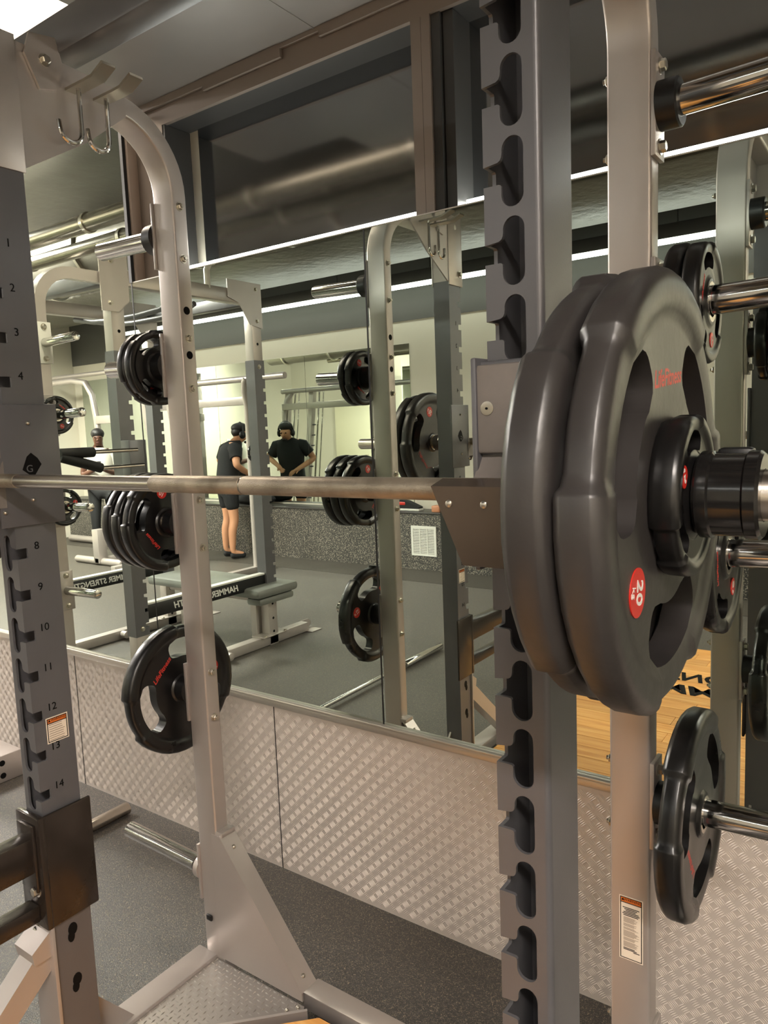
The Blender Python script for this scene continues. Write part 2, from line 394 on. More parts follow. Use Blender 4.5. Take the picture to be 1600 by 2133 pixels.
for i in range(16): MB().box(-4.435, -4.165, -4.919, -4.910, .190+i*.0175, .201+i*.0175).build('slat', white_metal, vt)
sw = tag(MB().box(-11.09, -11.075, -2.02, -1.94, 1.30, 1.46, .003).build('wall_switch', white_metal), 'small pale wall switch plate on the beige wall by the door', 'switch')
S(MB().box(XL+.0, XL+.03, -3.2, -2.2, 0, 2.15, .004).build('door_2', mat('pale_door', (224, 222, 192), .5)))

# ceiling services: foil ducts and pipes
dk = thing('air_duct', 'wide grey foil-faced air duct right above the window band', 'duct', (-.6, -.35, 2.8))
q = MB(); q.prism([(-2.43, .045), (-2.43, -.42), (-1.965, -.42), (-1.965, -.62), (XR, -.62), (XR, .045)], lambda x, y, w_: (x, y, w_), 2.785, 2.84); q.build('duct_body', foild, dk)
for x in (-1.52, -.5, .5): MB().box(x, x+.004, -.623, .046, 2.783, 2.84).build('seam', foild, dk)
def pipe(y, z, r, x0, x1, m, label, clamps=True):
    t = thing('ceiling_pipe', label, 'pipe', ((x0+x1)/2, y, z))
    MB().cyl((x0, y, z), (x1, y, z), r, 24).build('pipe_run', m, t)
    c = MB(); n = int((x1-x0)/1.1)
    for i in range(n): c.piece().cyl((x0+.4+i*1.1, y, z), (x0+.43+i*1.1, y, z), r*1.13, 24)
    c.build('clamp', zinc, t); return t
pipe(-1.02, 2.90, .055, -9, XR-.1, mat('bright_pipe', (132, 127, 116), .22, .9), 'bright metal pipe under the ceiling above the rack uprights')
pipe(-1.27, 2.86, .05, -9, XR-.1, MATS['bright_pipe'], 'second bright metal pipe, a little lower and farther from the window band')
pipe(-1.75, 3.02, .20, -10, XR-.1, foil, 'fat foil-wrapped round duct under the ceiling behind the rack')
pipe(-2.75, 3.22, .17, -10, XR-.1, foil, 'crinkled foil duct close under the ceiling over the platform')
fd = thing('air_duct', 'broad crinkled foil duct under the ceiling before the far grey wall', 'duct', (-4, -3.85, 3.2))
MB().box(XL+.3, XR-.1, -4.45, -3.25, 3.17, 3.45, .03).build('duct_body', mat('dull_foil', (104, 101, 94), .34, .65, bump=1.0, bscale=9, vary=.3, vscale=2.5, detail=5), fd)
bm_ = thing('ceiling_beam', 'dark flat beam under the ceiling over the back half of the room', 'beam', (-4, -3.9, 3.4))
MB().box(XL+.1, XR-.1, -4.75, -4.55, 3.30, 3.5, .004).build('beam_body', greyc, bm_)
for i, (x, y, z, sx, sy, p, c) in enumerate(LAMPS):  # lamp fixtures; all but the last belong to added, unseen fill lamps
    lb = ['warm fill lamp added out of view at the right end of the room', 'warm fill lamp added out of view in the far right corner', 'unseen fill lamp added left of the cage to brighten the mirrored room', 'unseen fill lamp added to brighten the back of the room',
          'unseen fill lamp added over the far left end of the room', 'bright cream ceiling lamp by the mirror, left of the window band'][i]
    t = thing('ceiling_light', lb, 'light', (x, y, z))
    MB().box(x-sx/2, x+sx/2, y-sy/2, y+sy/2, z-.02, z, .003).build('diffuser', lampm, t)
    MB().box(x-sx/2-.02, x+sx/2+.02, y-sy/2-.02, y+sy/2+.02, z, z+.06, .003).build('housing', white_metal, t)
    if z+.06 < ZC-.01: MB().cyl((x, y, z+.06), (x, y, ZC), .01, 8).build('hanger_rod', zinc, t)

# ------------------------------------------------------------------ rack parts
PITCH = .091
def notch_z(n, right=False): return .8725+(.0910 if right else .0926)*(13-n)
def upright(x1, x2, y1, y2, s, z0, z1, zs, name, m, parent):
    """box post, front face at y1; s=+1: notched inner edge at x2, s=-1: at x1"""
    hw = x2-x1; t = .005; xi = x2 if s > 0 else x1
    X = lambda u: xi-s*u
    mb = MB(); poly = [(0., z1)]
    for zc in zs:
        poly += [(0, zc+.0115), (.0190, zc+.0138), (.0225, zc+.0160), (.0242, zc+.0195)]
        for k in range(13):
            a = math.radians(188-188*k/12); poly.append((.0386+.0139*math.cos(a), zc+.0262+.0145*math.sin(a)))
        for k in range(11):
            a = -PI*k/10; poly.append((.038+.0145*math.cos(a), zc-.0250+.0145*math.sin(a)))
        poly += [(.0235, zc-.0140), (.0222, zc-.0122), (.0200, zc-.0115), (0, zc-.0115)]
    poly += [(0, z0), (hw-.008, z0), (hw-.008, z1)]
    mb.prism(poly, lambda u, z, q: (X(u), q, z), y1, y1+t)
    poly = [(y1+t, z1)]
    for zc in zs:
        poly += [(y1+t, zc+.0115), (y1+.022, zc+.0115), (y1+.024, zc+.0095), (y1+.024, zc-.0095), (y1+.022, zc-.0115), (y1+t, zc-.0115)]
    poly += [(y1+t, z0), (y2, z0), (y2, z1)]
    mb.prism(poly, lambda y, z, q: (q, y, z), xi, xi-s*t)
    xo = xi-s*hw
    pr = [(xo+s*.008-s*.008*math.sin(a), y1+.008-.008*math.cos(a)) for a in [PI/2*k/6 for k in range(7)]]
    inn = [(xo+s*t, y2), (xo+s*t, y1+t), (xo+s*.008, y1+t)]
    poly = pr+[(xo, y2)]+inn
    mb.prism(poly, lambda x, y, q: (x, y, q), z0, z1)
    mb.box(xo+s*t, xi-s*t, y2-t, y2, z0, z1)
    return mb.build(name, m, parent, sharp=30)
LUX, RUX = (-1.6473, -1.5729), (-.4341, -.3597)
LUY, RUY = (-.9934, -.8994), (-.9785, -.8845)
LRX, RRX = (-1.6579, -1.5805), (-.4561, -.3787)
LRY, RRY = (-.4969, -.4497), (-.4659, -.4187)
rack = thing('squat_rack', 'silver and charcoal squat rack with notched uprights standing before the mirror', 'rack', (-1.0, -.7, 0))
zs = [notch_z(n) for n in range(0, 15)]; zsr = [notch_z(n, True) for n in range(0, 16)]
def side_post(x, y, base):
    """rear post that bends forward at the top to the upright"""
    (x1, x2), (y1, y2) = x, y; mb = MB(); c = .006
    path = []; R = .2
    zc = 2.20; yc = y2-R
    path = [((y1+y2)/2, base), ((y1+y2)/2, zc)]
    pts = [(y1, y2, base), (y1, y2, zc)]
    ring = []
    def add_ring(py, pz, ny, nz):   # section centre and outward normal (in YZ)
        h = (y2-y1)/2; prof = []
        for (a, b_) in [(-1, -1), (1, -1), (1, 1), (-1, 1)]:
            for k in range(4):
                th = PI/2*(k/3)+{(-1, -1): PI, (1, -1): -PI/2, (1, 1): 0, (-1, 1): PI/2}[(a, b_)]
                prof.append((a*((x2-x1)/2-c)+c*math.cos(th), b_*(h-c)+c*math.sin(th)))
        ring.append([((x1+x2)/2+px, py+ny*pb, pz+nz*pb) for px, pb in prof])
    add_ring((y1+y2)/2, base, 1, 0); add_ring((y1+y2)/2, zc, 1, 0)
    Rm = R-(y2-y1)/2
    for k in range(1, 13):
        a = PI/2*k/12; add_ring(yc+Rm*math.cos(a), zc+Rm*math.sin(a), math.cos(a), math.sin(a))
    add_ring(LUY[1]+.0, zc+Rm, 0, 1)
    n = 16
    vs = [p for r_ in ring for p in r_]; fs = []
    for i in range(len(ring)-1):
        for k in range(n): fs.append((i*n+k, i*n+(k+1) % n, (i+1)*n+(k+1) % n, (i+1)*n+k))
    fs += [tuple(range(n)), tuple((len(ring)-1)*n+k for k in range(n))]
    mb.add(vs, fs); return mb
PEGZ = [2.105, 1.768, 1.335, .850, .305]
def half(xu, yu, xr, yr, s, sfx):
    upright(xu[0], xu[1], yu[0], yu[1], s, .06, 2.165, zs if s > 0 else zsr, 'upright', dark, rack)
    side_post(xr, yr, .0).build('rear_post', silver, rack)
    # silver cap bracket on the upright and gusset to the bent tube
    mb = MB(); xi = xu[1] if s > 0 else xu[0]; xo = xu[0] if s > 0 else xu[1]
    mb.box(xi, xi+s*.005, yu[0]-.006, yu[1]+.004, 2.15, 2.43, .001)
    mb.box(xo-s*.005, xo, yu[0]-.006, yu[1]+.004, 2.15, 2.43, .001)
    mb.box(xu[0]-.005, xu[1]+.005, yu[0]-.012, yu[0]-.004, 2.15, 2.43, .001)
    mb.box(xu[0], xu[1], yu[0], yu[1], 2.165, 2.42)
    mb.build('cap_bracket', silver, rack)
    mb = MB(); mb.prism([(yu[1]+.004, 2.16), (yu[1]+.16, 2.255), (yr[0]-.13, 2.345), (yr[0]-.13, 2.40), (yu[1]+.004, 2.42)], lambda y, z, q: (q, y, z), xi-s*.004, xi+s*.002)
    mb.build('gusset', silver, rack)
    mb = MB(); mb.prism([(yu[1]+.050, 2.335), (yu[1]+.02, 2.40), (yu[1]+.035, 2.445), (yu[1]+.095, 2.455), (yu[1]+.11, 2.40), (yu[1]+.09, 2.345)], lambda y, z, q: (q, y, z), xi+s*.003, xi+s*.010)
    mb.build('bolt_plate', silver, rack)
    bo = MB(); hexbolt(bo, (xi+s*.010, yu[1]+.066, 2.398), (s, 0, 0), .010); hexbolt(bo, (xi+s*.005, yu[0]+.012, 2.20), (s, 0, 0), .010)
    bo.piece().cyl((xi+s*.0045, yu[0]+.04, 2.385), (xi+s*.0055, yu[0]+.04, 2.385), .010, 14)
    bo.build('bracket_bolt', zinc, rack)
    # weight pegs, pointing outwards
    xp = xr[0] if s > 0 else xr[1]; d = -s; yc = (yr[0]+yr[1])/2
    for k, z in enumerate(PEGZ):
        L = [.275, .275, .225, .225, .37][k]
        pg = MB().box(xp, xp+d*.008, yr[0]-.004, yr[1]+.004, z-.085, z+.085, .001).build('peg_plate', silver, rack)
        rc_ = .040 if k < 4 else .034
        MB().lathe([(.008, rc_), (.040 if k < 4 else .026, rc_), (.043 if k < 4 else .029, rc_-.003)], (xp, yc, z), (d, 0, 0), 28).build('stop_collar', blackp if k < 4 else silver, pg)
        MB().lathe([(.04, .0245), (L-.004, .0245), (L, .0215)], (xp, yc, z), (d, 0, .03), 28).build('weight_peg', chrome, pg)
        bo = MB()
        for dz in (-.066, .066):
            hexbolt(bo, (xp+d*.008, yc, z+dz), (d, 0, 0), .010)
            hexbolt(bo, (xr[1] if s > 0 else xr[0], yc, z+dz), (s, 0, 0), .0085, .007, True, .006)
        bo.build('peg_bolt', zinc, pg)
    ho = MB(); xs_ = xr[1] if s > 0 else xr[0]
    for z in (1.906, 1.79, 2.02):
        if z == 2.02: continue
        ho.piece().lathe([(0, .0105), (.0006, .0105)], (xs_, yc, z), (s, 0, 0), 20)
    ho.build('bolt_hole', blackt, rack)
half(LUX, LUY, LRX, LRY, 1, 'l'); half(RUX, RUY, RRX, RRY, -1, 'r')
# number cut-outs on the left upright's inner face
for n in range(1, 15):
    z = notch_z(n)+.013
    text('number_mark', str(n), .024, (LUX[1]+.0006, -.948, z), FACE_PX, blackt, rack, ext=.0003)
kh = MB()
for z in (.428, .300):
    pts = []
    for k in range(14):
        a = 2*PI*k/14; pts.append((-.948+.0115*math.cos(a), z+.007+.0155*math.sin(a)))
    kh.piece().prism(pts, lambda y, zz, q: (q, y, zz), LUX[1]+.0002, LUX[1]+.0012)
    pts = [(-.953+.0085*math.cos(2*PI*k/12), z-.010+.0135*math.sin(2*PI*k/12)) for k in range(12)]
    kh.prism(pts, lambda y, zz, q: (q, y, zz), LUX[1]+.0002, LUX[1]+.0014)
kh.build('keyhole', blackt, rack)
# crossbeam over the top
MB().box(-2.35, RUX[1]+.5, -.80, -.73, 2.425, 2.51, .006).build('crossbeam', dark, rack)
# bar cradle with two chrome hooks on the left bent tube
cr = MB()
for y0 in (-.785, -.715):
    pr = [(-1.576, 2.354), (-1.50, 2.354), (-1.470, 2.355), (-1.430, 2.371), (-1.432, 2.377), (-1.472, 2.361), (-1.50, 2.360), (-1.576, 2.360)]
    cr.piece().prism(pr, lambda x, z, q: (x, q, z), y0, y0+.034)
cas = cr.each('bar_cradle', zinc, rack)
for ca, y0 in zip(cas, (-.772, -.702)):
    pts = [(-1.540, y0, 2.356), (-1.540, y0, 2.27)]+[(-1.540-.004*k/10, y0-.025+.025*math.cos(PI*k/10), 2.258-.025*math.sin(PI*k/10)) for k in range(11)]+[(-1.545, y0-.051, 2.275)]
    MB().tube(pts, .0052, 10).build('j_rod', chrome, ca)
# corner gusset box on the left rear post, base rails, floor plate
gz = [(-1.60, .06), (-1.60, .44), (-1.570, .440), (-1.278, .085), (-1.278, .06)]
gs = MB(); gs.prism(gz, lambda x, z, q: (x, q, z), LRY[0]-.001, LRY[0]+.004)
gs.build('gusset_plate', silver, rack)
sl = MB(); dx, dz = .292, -.355; Ln = math.hypot(dx, dz); nx, nz = .355/Ln, .292/Ln
sl.prism([(-1.570, .440), (-1.278, .085), (-1.278+nx*.006, .085+nz*.006), (-1.570+nx*.006, .440+nz*.006)], lambda x, z, q: (x, q, z), LRY[0]-.003, LRY[1]+.006)
sl.box(-1.586, -1.556, LRY[0]+.001, LRY[1]+.004, .437, .452, .003)
fl_ = sl.build('gusset_flange', silver, rack)
rv = MB()
for t_ in (.10, .93): domebolt(rv, (-1.570+dx*t_+nx*.006, (LRY[0]+LRY[1])/2, .440+dz*t_+nz*.006), (nx, 0, nz), .006)
rv.build('rivet', zinc, fl_)
MB().box(-1.640, -1.618, LRY[0]-.008, LRY[0]-.0005, .165, .182, .003).build('end_cap', blackp, rack)
br = MB()
br.box(-1.690, -1.612, -1.62, LRY[0]+.002, .012, .062, .004)
br.build('base_rail', silver, rack)
MB().box(-.456+.03, -.348, -1.62, RRY[0]+.002, .012, .062, .004).build('base_rail', silver, rack)
MB().box(-1.30, -.42, -.472, -.408, .012, .062, .004).build('base_rail', silver, rack)
rp = MB(); rp.prism([(-1.612, -.500), (-1.270, -.500), (-1.262, -.512), (-1.612, -.866)], lambda x, y, q: (x, y, q), .040, .052)
fp = rp.build('floor_plate', steelplate, rack)
lz = MB(); k = 0
for i in range(24):
    for j_ in range(24):
        x = -1.605+i*.0155; y = -.505-j_*.0155; k = (i+j_) % 2
        if y < -.866+(x+1.612)*1.02+.016 or x > -1.275: continue
        a, c_ = (.0075, .0023) if k else (.0023, .0075)
        vs = [(x-a, y, .052), (x, y-c_, .052), (x+a, y, .052), (x, y+c_, .052), (x, y, .0545)]
        lz.add(vs, [(0, 1, 4), (1, 2, 4), (2, 3, 4), (3, 0, 4)])
lo = lz.build('diamond_tread', steelplate, fp, sharp=80); lo['kind'] = 'stuff'
ed = MB(); ed.prism([(-1.612, -.862), (-1.256, -.504), (-1.250, -.510), (-1.612, -.874)], lambda x, y, q: (x, y, q), .02, .056)
ed.build('plate_edge', silver, fp)
rv = MB()
for px, py in ((-1.282, -.512), (-1.30, -.535), (-1.60, -.838), (-1.585, -.815)): domebolt(rv, (px, py, .052), (0, 0, 1), .005)
rv.build('rivet', zinc, fp)
rp = MB(); rp.prism([(-.448, -.482), (-.78, -.482), (-.79, -.492), (-.448, -.846)], lambda x, y, q: (x, y, q), .040, .052); rp.build('floor_plate', steelplate, rack)
# front braces of the uprights
for (x0, x1, y0) in ((LUX[0]+.004, LUX[1]-.004, LUY[0]), (RUX[0]+.004, RUX[1]-.004, RUY[0])):
    q = MB(); q.box(x0-.012, x1+.012, y0-.010, y0-.001, .06, .47, .002)
    q.prism([(y0-.01, .44), (y0-.01, .36), (y0-.36, .062), (y0-.44, .062)], lambda y, z, w_: (w_, y, z), x0+.006, x1-.006)
    q.prism([(y0-.01, .46), (y0-.01, .40), (y0-.05, .40), (y0-.055, .43)], lambda y, z, w_: (w_, y, z), x0-.004, x1+.004)
    bq = q.build('front_brace', silver, rack)
    bo = MB(); hexbolt(bo, ((x0+x1)/2-.012, y0-.01, .447), (0, -1, 0), .011); bo.build('brace_bolt', zinc, bq)
    MB().prism([(y0+.094, .06), (y0+.094, .22), (y0+.22, .062)], lambda y, z, w_: (w_, y, z), x0+.01, x0+.018).build('rear_gusset', silver, rack)
# warning stickers
def sticker(name, o, du, dv, wd, ht, head, rows, nrm, rot, parent, words):
    """flat label: o = top-left corner, du/dv unit vectors right and down"""
    o = Vector(o); du = Vector(du); dv = Vector(dv); nrm = Vector(nrm)
    def quad(mb, a, b_, c_, d_, h):
        p = [o+du*a+dv*c_, o+du*b_+dv*c_, o+du*b_+dv*d_, o+du*a+dv*d_]
        mb.add([q+nrm*h for q in p], [(0, 1, 2, 3)])
    mb = MB(); quad(mb, 0, wd, 0, ht, .0006); root = mb.build(name, white_sticker, parent)
    mb = MB(); e = wd*.045; w2 = e*.8
    quad(mb, e, wd-e, e, e+w2, .0009); quad(mb, e, wd-e, ht-e-w2, ht-e, .0009); quad(mb, e, e+w2, e, ht-e, .0009); quad(mb, wd-e-w2, wd-e, e, ht-e, .0009); quad(mb, e, wd-e, head, head+w2, .0010)
    mb.build('border', blackt, root)
    mb = MB(); quad(mb, e+w2, wd-e-w2, e+w2, head, .0008); mb.build('band', orange, root)
    text('warning_word', 'WARNING', head*.56, o+du*(wd*.57)+dv*(head*.58)+nrm*.001, rot, blackt, root, ext=.0001, scale=(1.0, 1, 1))
    mb = MB(); t0 = head*.35; a = o+du*(wd*.10)+dv*(head*.78); mb.add([a+nrm*.001, a+du*(head*.45)+nrm*.001, a+du*(head*.22)-dv*(head*.45)+nrm*.001], [(0, 1, 2)]); mb.build('warning_triangle', blackt, root)
    mb = MB(); mg = MB()
    for (y0, y1, x0, x1, bold) in rows: quad(mb if bold else mg, wd*x0, wd*x1, ht*y0, ht*y1, .0010)
    if mb.v: mb.build('bold_print', blackt, root)['kind'] = 'stuff'
    if mg.v: mg.build('fine_print', grey_ink, root)['kind'] = 'stuff'
    return root
rows = []
y = .17
for x0, x1 in ((.15, .85), (.22, .76), (.27, .70), (.18, .82), (.14, .86), (.18, .80)): rows.append((y, y+.013, x0, x1, 1)); y += .024
y += .012
for blk in (7, 4, 3, 8, 4, 7):
    for k in range(blk): rows.append((y, y+.007, .18, .62+random.random()*.22, 0)); y += .0125
    y += .012
for x0, x1 in ((.18, .66), (.18, .74), (.6, .86)): rows.append((y, y+.012, x0, x1, 1)); y += .02
sticker('warning_sticker', (-.4376, RRY[0], .652), (1, 0, 0), (0, 0, -1), .046, .133, .0125, rows, (0, -1, 0), FACE_NY, rack, 1)
rows = [(.28+.085*k, .305+.085*k, .12, .70+.18*random.random(), 0) for k in range(8)]
sticker('warning_sticker', (LUX[1], -.966, .955), (0, 1, 0), (0, 0, -1), .053, .060, .013, rows, (1, 0, 0), FACE_PX, rack, 0)

# J-hooks (lift out of the uprights)
def jhook(xu, yu, s, label):
    """s=+1 for the left upright (side plate on its inner +X face)"""
    xi = xu[1] if s > 0 else xu[0]; y0 = yu[0]
    t = thing('bar_hook', label, 'hook', ((xu[0]+xu[1])/2, y0, 1.40), None)
    q = MB(); q.box(xi+s*.001, xi+s*.009, y0-.03, yu[1]+.022, 1.396, 1.659, .003)
    sp = q.build('side_plate', dark, t)
    q = MB(); q.box(xu[0]-.008, xu[1]+.008, y0-.016, y0-.002, 1.42, 1.655, .003); q.build('back_plate', dark, t)
    q = MB(); q.box(xu[0]-.006, xu[1]+.010, y0-.027, y0-.0165, 1.542, 1.650, .005); pad = q.build('wear_pad', plastic, t)
    bo = MB(); xs_ = xi-s*.012; bo.lathe([(0, .0085), (.0012, .0085), (.0014, .0075)], (xs_, y0-.027, 1.597), (0, -1, 0), 24); bo.build('screw', zinc, pad)
    bo = MB(); bo.lathe([(0, .0016), (.0018, .0016)], (xs_, y0-.0282, 1.597), (0, -1, 0), 6); bo.build('screw_socket', blackt, pad)
    # trough and front lip
    q = MB(); yb = -1.0403
    q.prism([(y0-.016, 1.54), (y0-.016, 1.44), (yb-.019, 1.44), (yb-.019, 1.483), (yb-.014, 1.485), (yb, 1.487), (yb+.014, 1.495), (y0-.020, 1.535)], lambda y, z, w_: (w_, y, z), xu[0]-.004, xu[1]+.010)
    q.build('trough', plastic, t)
    xa = xi+s*.022; xb_ = (xu[0] if s > 0 else xu[1])-s*.0
    q = MB(); ya, ybk = yb-.046, yb-.018
    pf_ = [(xa, 1.509), (xb_, 1.509), (xb_, 1.418), (xi-s*.018, 1.418)]
    vs = [(x, ya, z) for x, z in pf_]+[(x, ybk, z+(.007 if z > 1.5 else 0)) for x, z in pf_]
    q.add(vs, [(0, 1, 2, 3), (7, 6, 5, 4), (0, 4, 5, 1), (1, 5, 6, 2), (2, 6, 7, 3), (3, 7, 4, 0)])
    lp = q.build('front_lip', lipm, t)
    bo = MB()
    for u in (.002, .047): bo.piece().lathe([(0, .0045), (.0015, .0042), (.003, .002)], (xi-s*u, ya, 1.489), (0, -1, 0), 14)
    bo.build('rivet', zinc, lp)
    bo = MB()
    for (yy, zz) in ((y0+.045, 1.618), (y0+.042, 1.452), (y0-.022, 1.43)): domebolt(bo, (xi+s*.009, yy, zz), (s, 0, 0), .0042)
    bo.build('rivet', zinc, sp)
    pts = [(y0+.047+yy, 1.530+zz) for yy, zz in ((0, .024), (.014, .012), (.022, -.002), (.006, -.024), (-.004, -.026), (-.022, -.012), (-.010, .016))]
    q = MB(); q.prism(pts, lambda y, z, w_: (w_, y, z), xi+s*.0088, xi+s*.0096); co = q.build('cut_out', blackt, sp)
    text('letter_mark', 'G' if s > 0 else 'D', .022, (xi+s*.0100, y0+.041, 1.519), FACE_PX if s > 0 else basis((0, -1, 0), (0, 0, 1)), dark, sp, ext=.0002)
    return t
jhook(LUX, LUY, 1, 'charcoal bar hook on the left upright, behind the bare bar')
jhook(RUX, RUY, -1, 'charcoal bar hook with worn grey pad on the right upright beside the big plates')
# safety arms
def safety(xu, yu, s, label):
    xi = xu[1] if s > 0 else xu[0]; y0 = yu[0]
    t = thing('safety_arm', label, 'safety arm', ((xu[0]+xu[1])/2, y0, .47))
    q = MB(); q.box(xi+s*.001, xi+s*.010, y0-.016, yu[1]+.020, .470, .738, .004); q.box(xu[0]-.0115, xu[1]+.0115, y0-.018, y0-.002, .4695, .7385, .004)
    q.build('sleeve', wornb, t)
    xm = (xu[0]+xu[1])/2
    MB().box(xm-.025, xm+.025, y0-.62, y0-.018, .605, .690, .005).build('arm', wornb, t)
    MB().box(xm-.022, xm+.022, y0-.60, y0-.018, .485, .525, .004).build('strut', wornb, t)
    MB().box(xm-.033, xm+.033, y0-.026, y0-.018, .56, .72, .003).build('weld_plate', wornb, t)
    bo = MB(); hexbolt(bo, (xm+s*.018, y0-.018, .560), (0, -1, 0), .011, .011); bo.build('bolt', zinc, t)
    return t
safety(LUX, LUY, 1, 'worn black safety arm clamped low on the left upright')
safety(RUX, RUY, -1, 'black safety arm on the right upright, only seen behind the plates in the mirror')

# ------------------------------------------------------------------ weight plates (axis X)
def plate_mesh(R, T, big=True):
    mb = MB(); rb = .0255; nh = 12; ns = 9
    ri, ro = (R*.50, R*.785) if R > .15 else (R*.55, R*.79)
    a0 = math.radians(35 if R > .15 else 30)
    radii = [rb, rb+.003, rb+.011, rb+.014, rb+.018]
    nin = 5; radii += [radii[4]+(ri-radii[4])*(i+1)/nin for i in range(nin)]
    hs = len(radii)-1; nho = 9
    radii += [ri+(ro-ri)*(i+1)/nho for i in range(nho)]; he = len(radii)-1
    radii += [ro+(R-ro)*f_ for f_ in (.15, .30, .50, .68, .82, .92, .98, 1.0)]
    def half_ang(r):
        t_ = max(-1, min(1, (r-(ri+ro)/2)/((ro-ri)/2)))
        return a0*(.62+.38*math.sqrt(max(0, 1-abs(t_)**3)))*(1-.05*t_)
    cols = []
    for sct in range(3):
        for u in (-1, -.95, -.88, -.74, -.5, -.25, 0, .25, .5, .74, .88, .95): cols.append((sct, 'h', u))
        for i in range(ns): cols.append((sct, 's', i/ns))
    nc = len(cols)
    def ang(c, r):
        sct, k, u = c; a = half_ang(r)
        if k == 'h': return 2*PI/3*sct+u*a
        return 2*PI/3*sct+a+u*(2*PI/3-2*a)
    def lobe(c):     # 1 on solid lobes, 0 at grips
        sct, k, u = c
        if k == 'h': return 1. if abs(u) > .99 else (.85 if abs(u) > .94 else (.25 if abs(u) > .87 else 0.))
        return 1.
    def hgt(r, c):
        l = lobe(c); x = (r-ro)/(R-ro)
        if r <= rb+.0115: return T*.47
        if r <= rb+.0145: return T*.44
        if r < ri: return T*.33
        if r < ro: return T*(.33+.02*l)
        base = T*(.39+.11*l); return T*.35+(base-T*.35)*min(1, x/.3) if x < .3 else base*math.sqrt(max(0.0, 1-max(0, (x-.62)/.38)**2.6*.75))
    rad = lambda r, c: r-(R*.040)*(1-lobe(c))*max(0, (r-ro)/(R-ro))
    idx = {}
    for sd in (1, -1):
        for i, r in enumerate(radii):
            for c_, c in enumerate(cols):
                th = ang(c, r); rr = rad(r, c); idx[(sd, i, c_)] = len(mb.v)
                mb.v.append((sd*hgt(r, c), rr*math.cos(th), rr*math.sin(th)))
    def hole(i, c_): return hs <= i < he and cols[c_][1] == 'h'
    for i in range(len(radii)-1):
        for c_ in range(nc):
            d_ = (c_+1) % nc
            if hole(i, c_): continue
            mb.f.append((idx[(1, i, c_)], idx[(1, i+1, c_)], idx[(1, i+1, d_)], idx[(1, i, d_)]))
            mb.f.append((idx[(-1, i, c_)], idx[(-1, i, d_)], idx[(-1, i+1, d_)], idx[(-1, i+1, c_)]))
    for c_ in range(nc):
        d_ = (c_+1) % nc
        for i in (0, len(radii)-1): mb.f.append((idx[(1, i, c_)], idx[(1, i, d_)], idx[(-1, i, d_)], idx[(-1, i, c_)]))
        if cols[c_][1] == 'h':
            for i in (hs, he): mb.f.append((idx[(1, i, c_)], idx[(1, i, d_)], idx[(-1, i, d_)], idx[(-1, i, c_)]))
    for sct in range(3):
        for c_ in (sct*(nh+ns), sct*(nh+ns)+nh):
            for i in range(hs, he): mb.f.append((idx[(1, i, c_)], idx[(1, i+1, c_)], idx[(-1, i+1, c_)], idx[(-1, i, c_)]))
    return mb
def make_plate(R, T, kg, label, group, m, name='weight_plate'):
    t = thing(name, label, 'weight plate', (0, 0, 0), group)
    plate_mesh(R, T).build('rubber_body', m, t, sharp=42)


    MB().lathe([(-T*.475, .0262), (-T*.475, .0335), (T*.475, .0335), (T*.475, .0262)], (0, 0, 0), (1, 0, 0), 30, cap=False).build('steel_insert', brushed, t)
    h = T*.335; rs = R*.085+.004; rl = R*.62; a = PI/3*1.0
    for sd in (1, -1):
        c = Vector((sd*(h+.0006), rl*math.cos(a), rl*math.sin(a)))
        MB().lathe([(0, rs), (.0012, rs)], c, (sd, 0, 0), 28).build('weight_sticker', redp, t)
        nv = Vector((sd, 0, 0))
        def frame(ang):
            u_ = Vector((0, math.cos(ang), math.sin(ang))); return basis(u_.cross(nv), u_), u_
        rot, upv = frame(a+math.radians(135)*sd)
        text('weight_number', str(kg), rs*1.05, c+Vector((sd*.0014, 0, 0))+upv*rs*.18, rot, whitet, t, ext=.0002, bold=rs*.02)
        text('unit_mark', 'kg', rs*.55, c+Vector((sd*.0014, 0, 0))-upv*rs*.56, rot, whitet, t, ext=.0002)
        a2 = PI*5/3
        rot2, up2_ = frame(a2)
        text('brand_lettering', 'LifeFitness', R*.105, Vector((sd*(h+.0004), rl*.84*math.cos(a2), rl*.84*math.sin(a2))), rot2, redt, t, ext=.0004, shear=.25, bold=R*.002)
    return t
YB, ZB = -1.0403, 1.501
def put(src, x, y, z, rx, label, group=None, first=False, flip=0):
    if first:
        src.location = (x, y, z); src.rotation_euler = (rx, 0, flip*PI); src['label'] = label
        if group: src['group'] = group
        return src
    return dup(src, (x, y, z), label, group, (rx, 0, flip*PI))
p20 = make_plate(.2235, .046, 20, '', None, rubber)
G20 = 'twenty kilo plates on the racked bar'
put(p20, -.2145, YB, ZB, math.radians(155), 'big black grip plate with red 20 sticker, outer one on the bar in front', G20, True)
put(p20, -.2615, YB, ZB, math.radians(2), 'big black grip plate sandwiched between bar hook and outer big plate', G20)
put(p20, -1.775, YB, ZB, math.radians(20), 'inner big plate on the left end of the bar, seen in the mirror', G20)
put(p20, -1.822, YB, ZB, math.radians(-35), 'outer big plate on the left end of the bar, seen in the mirror', G20)
ps = make_plate(.082, .030, 2, '', None, rubber2)
GS = 'small plates outside the big ones on the bar'
put(ps, -.2165, YB, ZB-.001, math.radians(40), 'small black plate against the face of the big outer plate', GS, True)
put(ps, -.1855, YB, ZB-.001, math.radians(95), 'small black plate next to the black bar collar', GS)
put(ps, -1.862, YB, ZB-.001, math.radians(10), 'small plate on the left end of the bar, seen only in the mirror', GS)
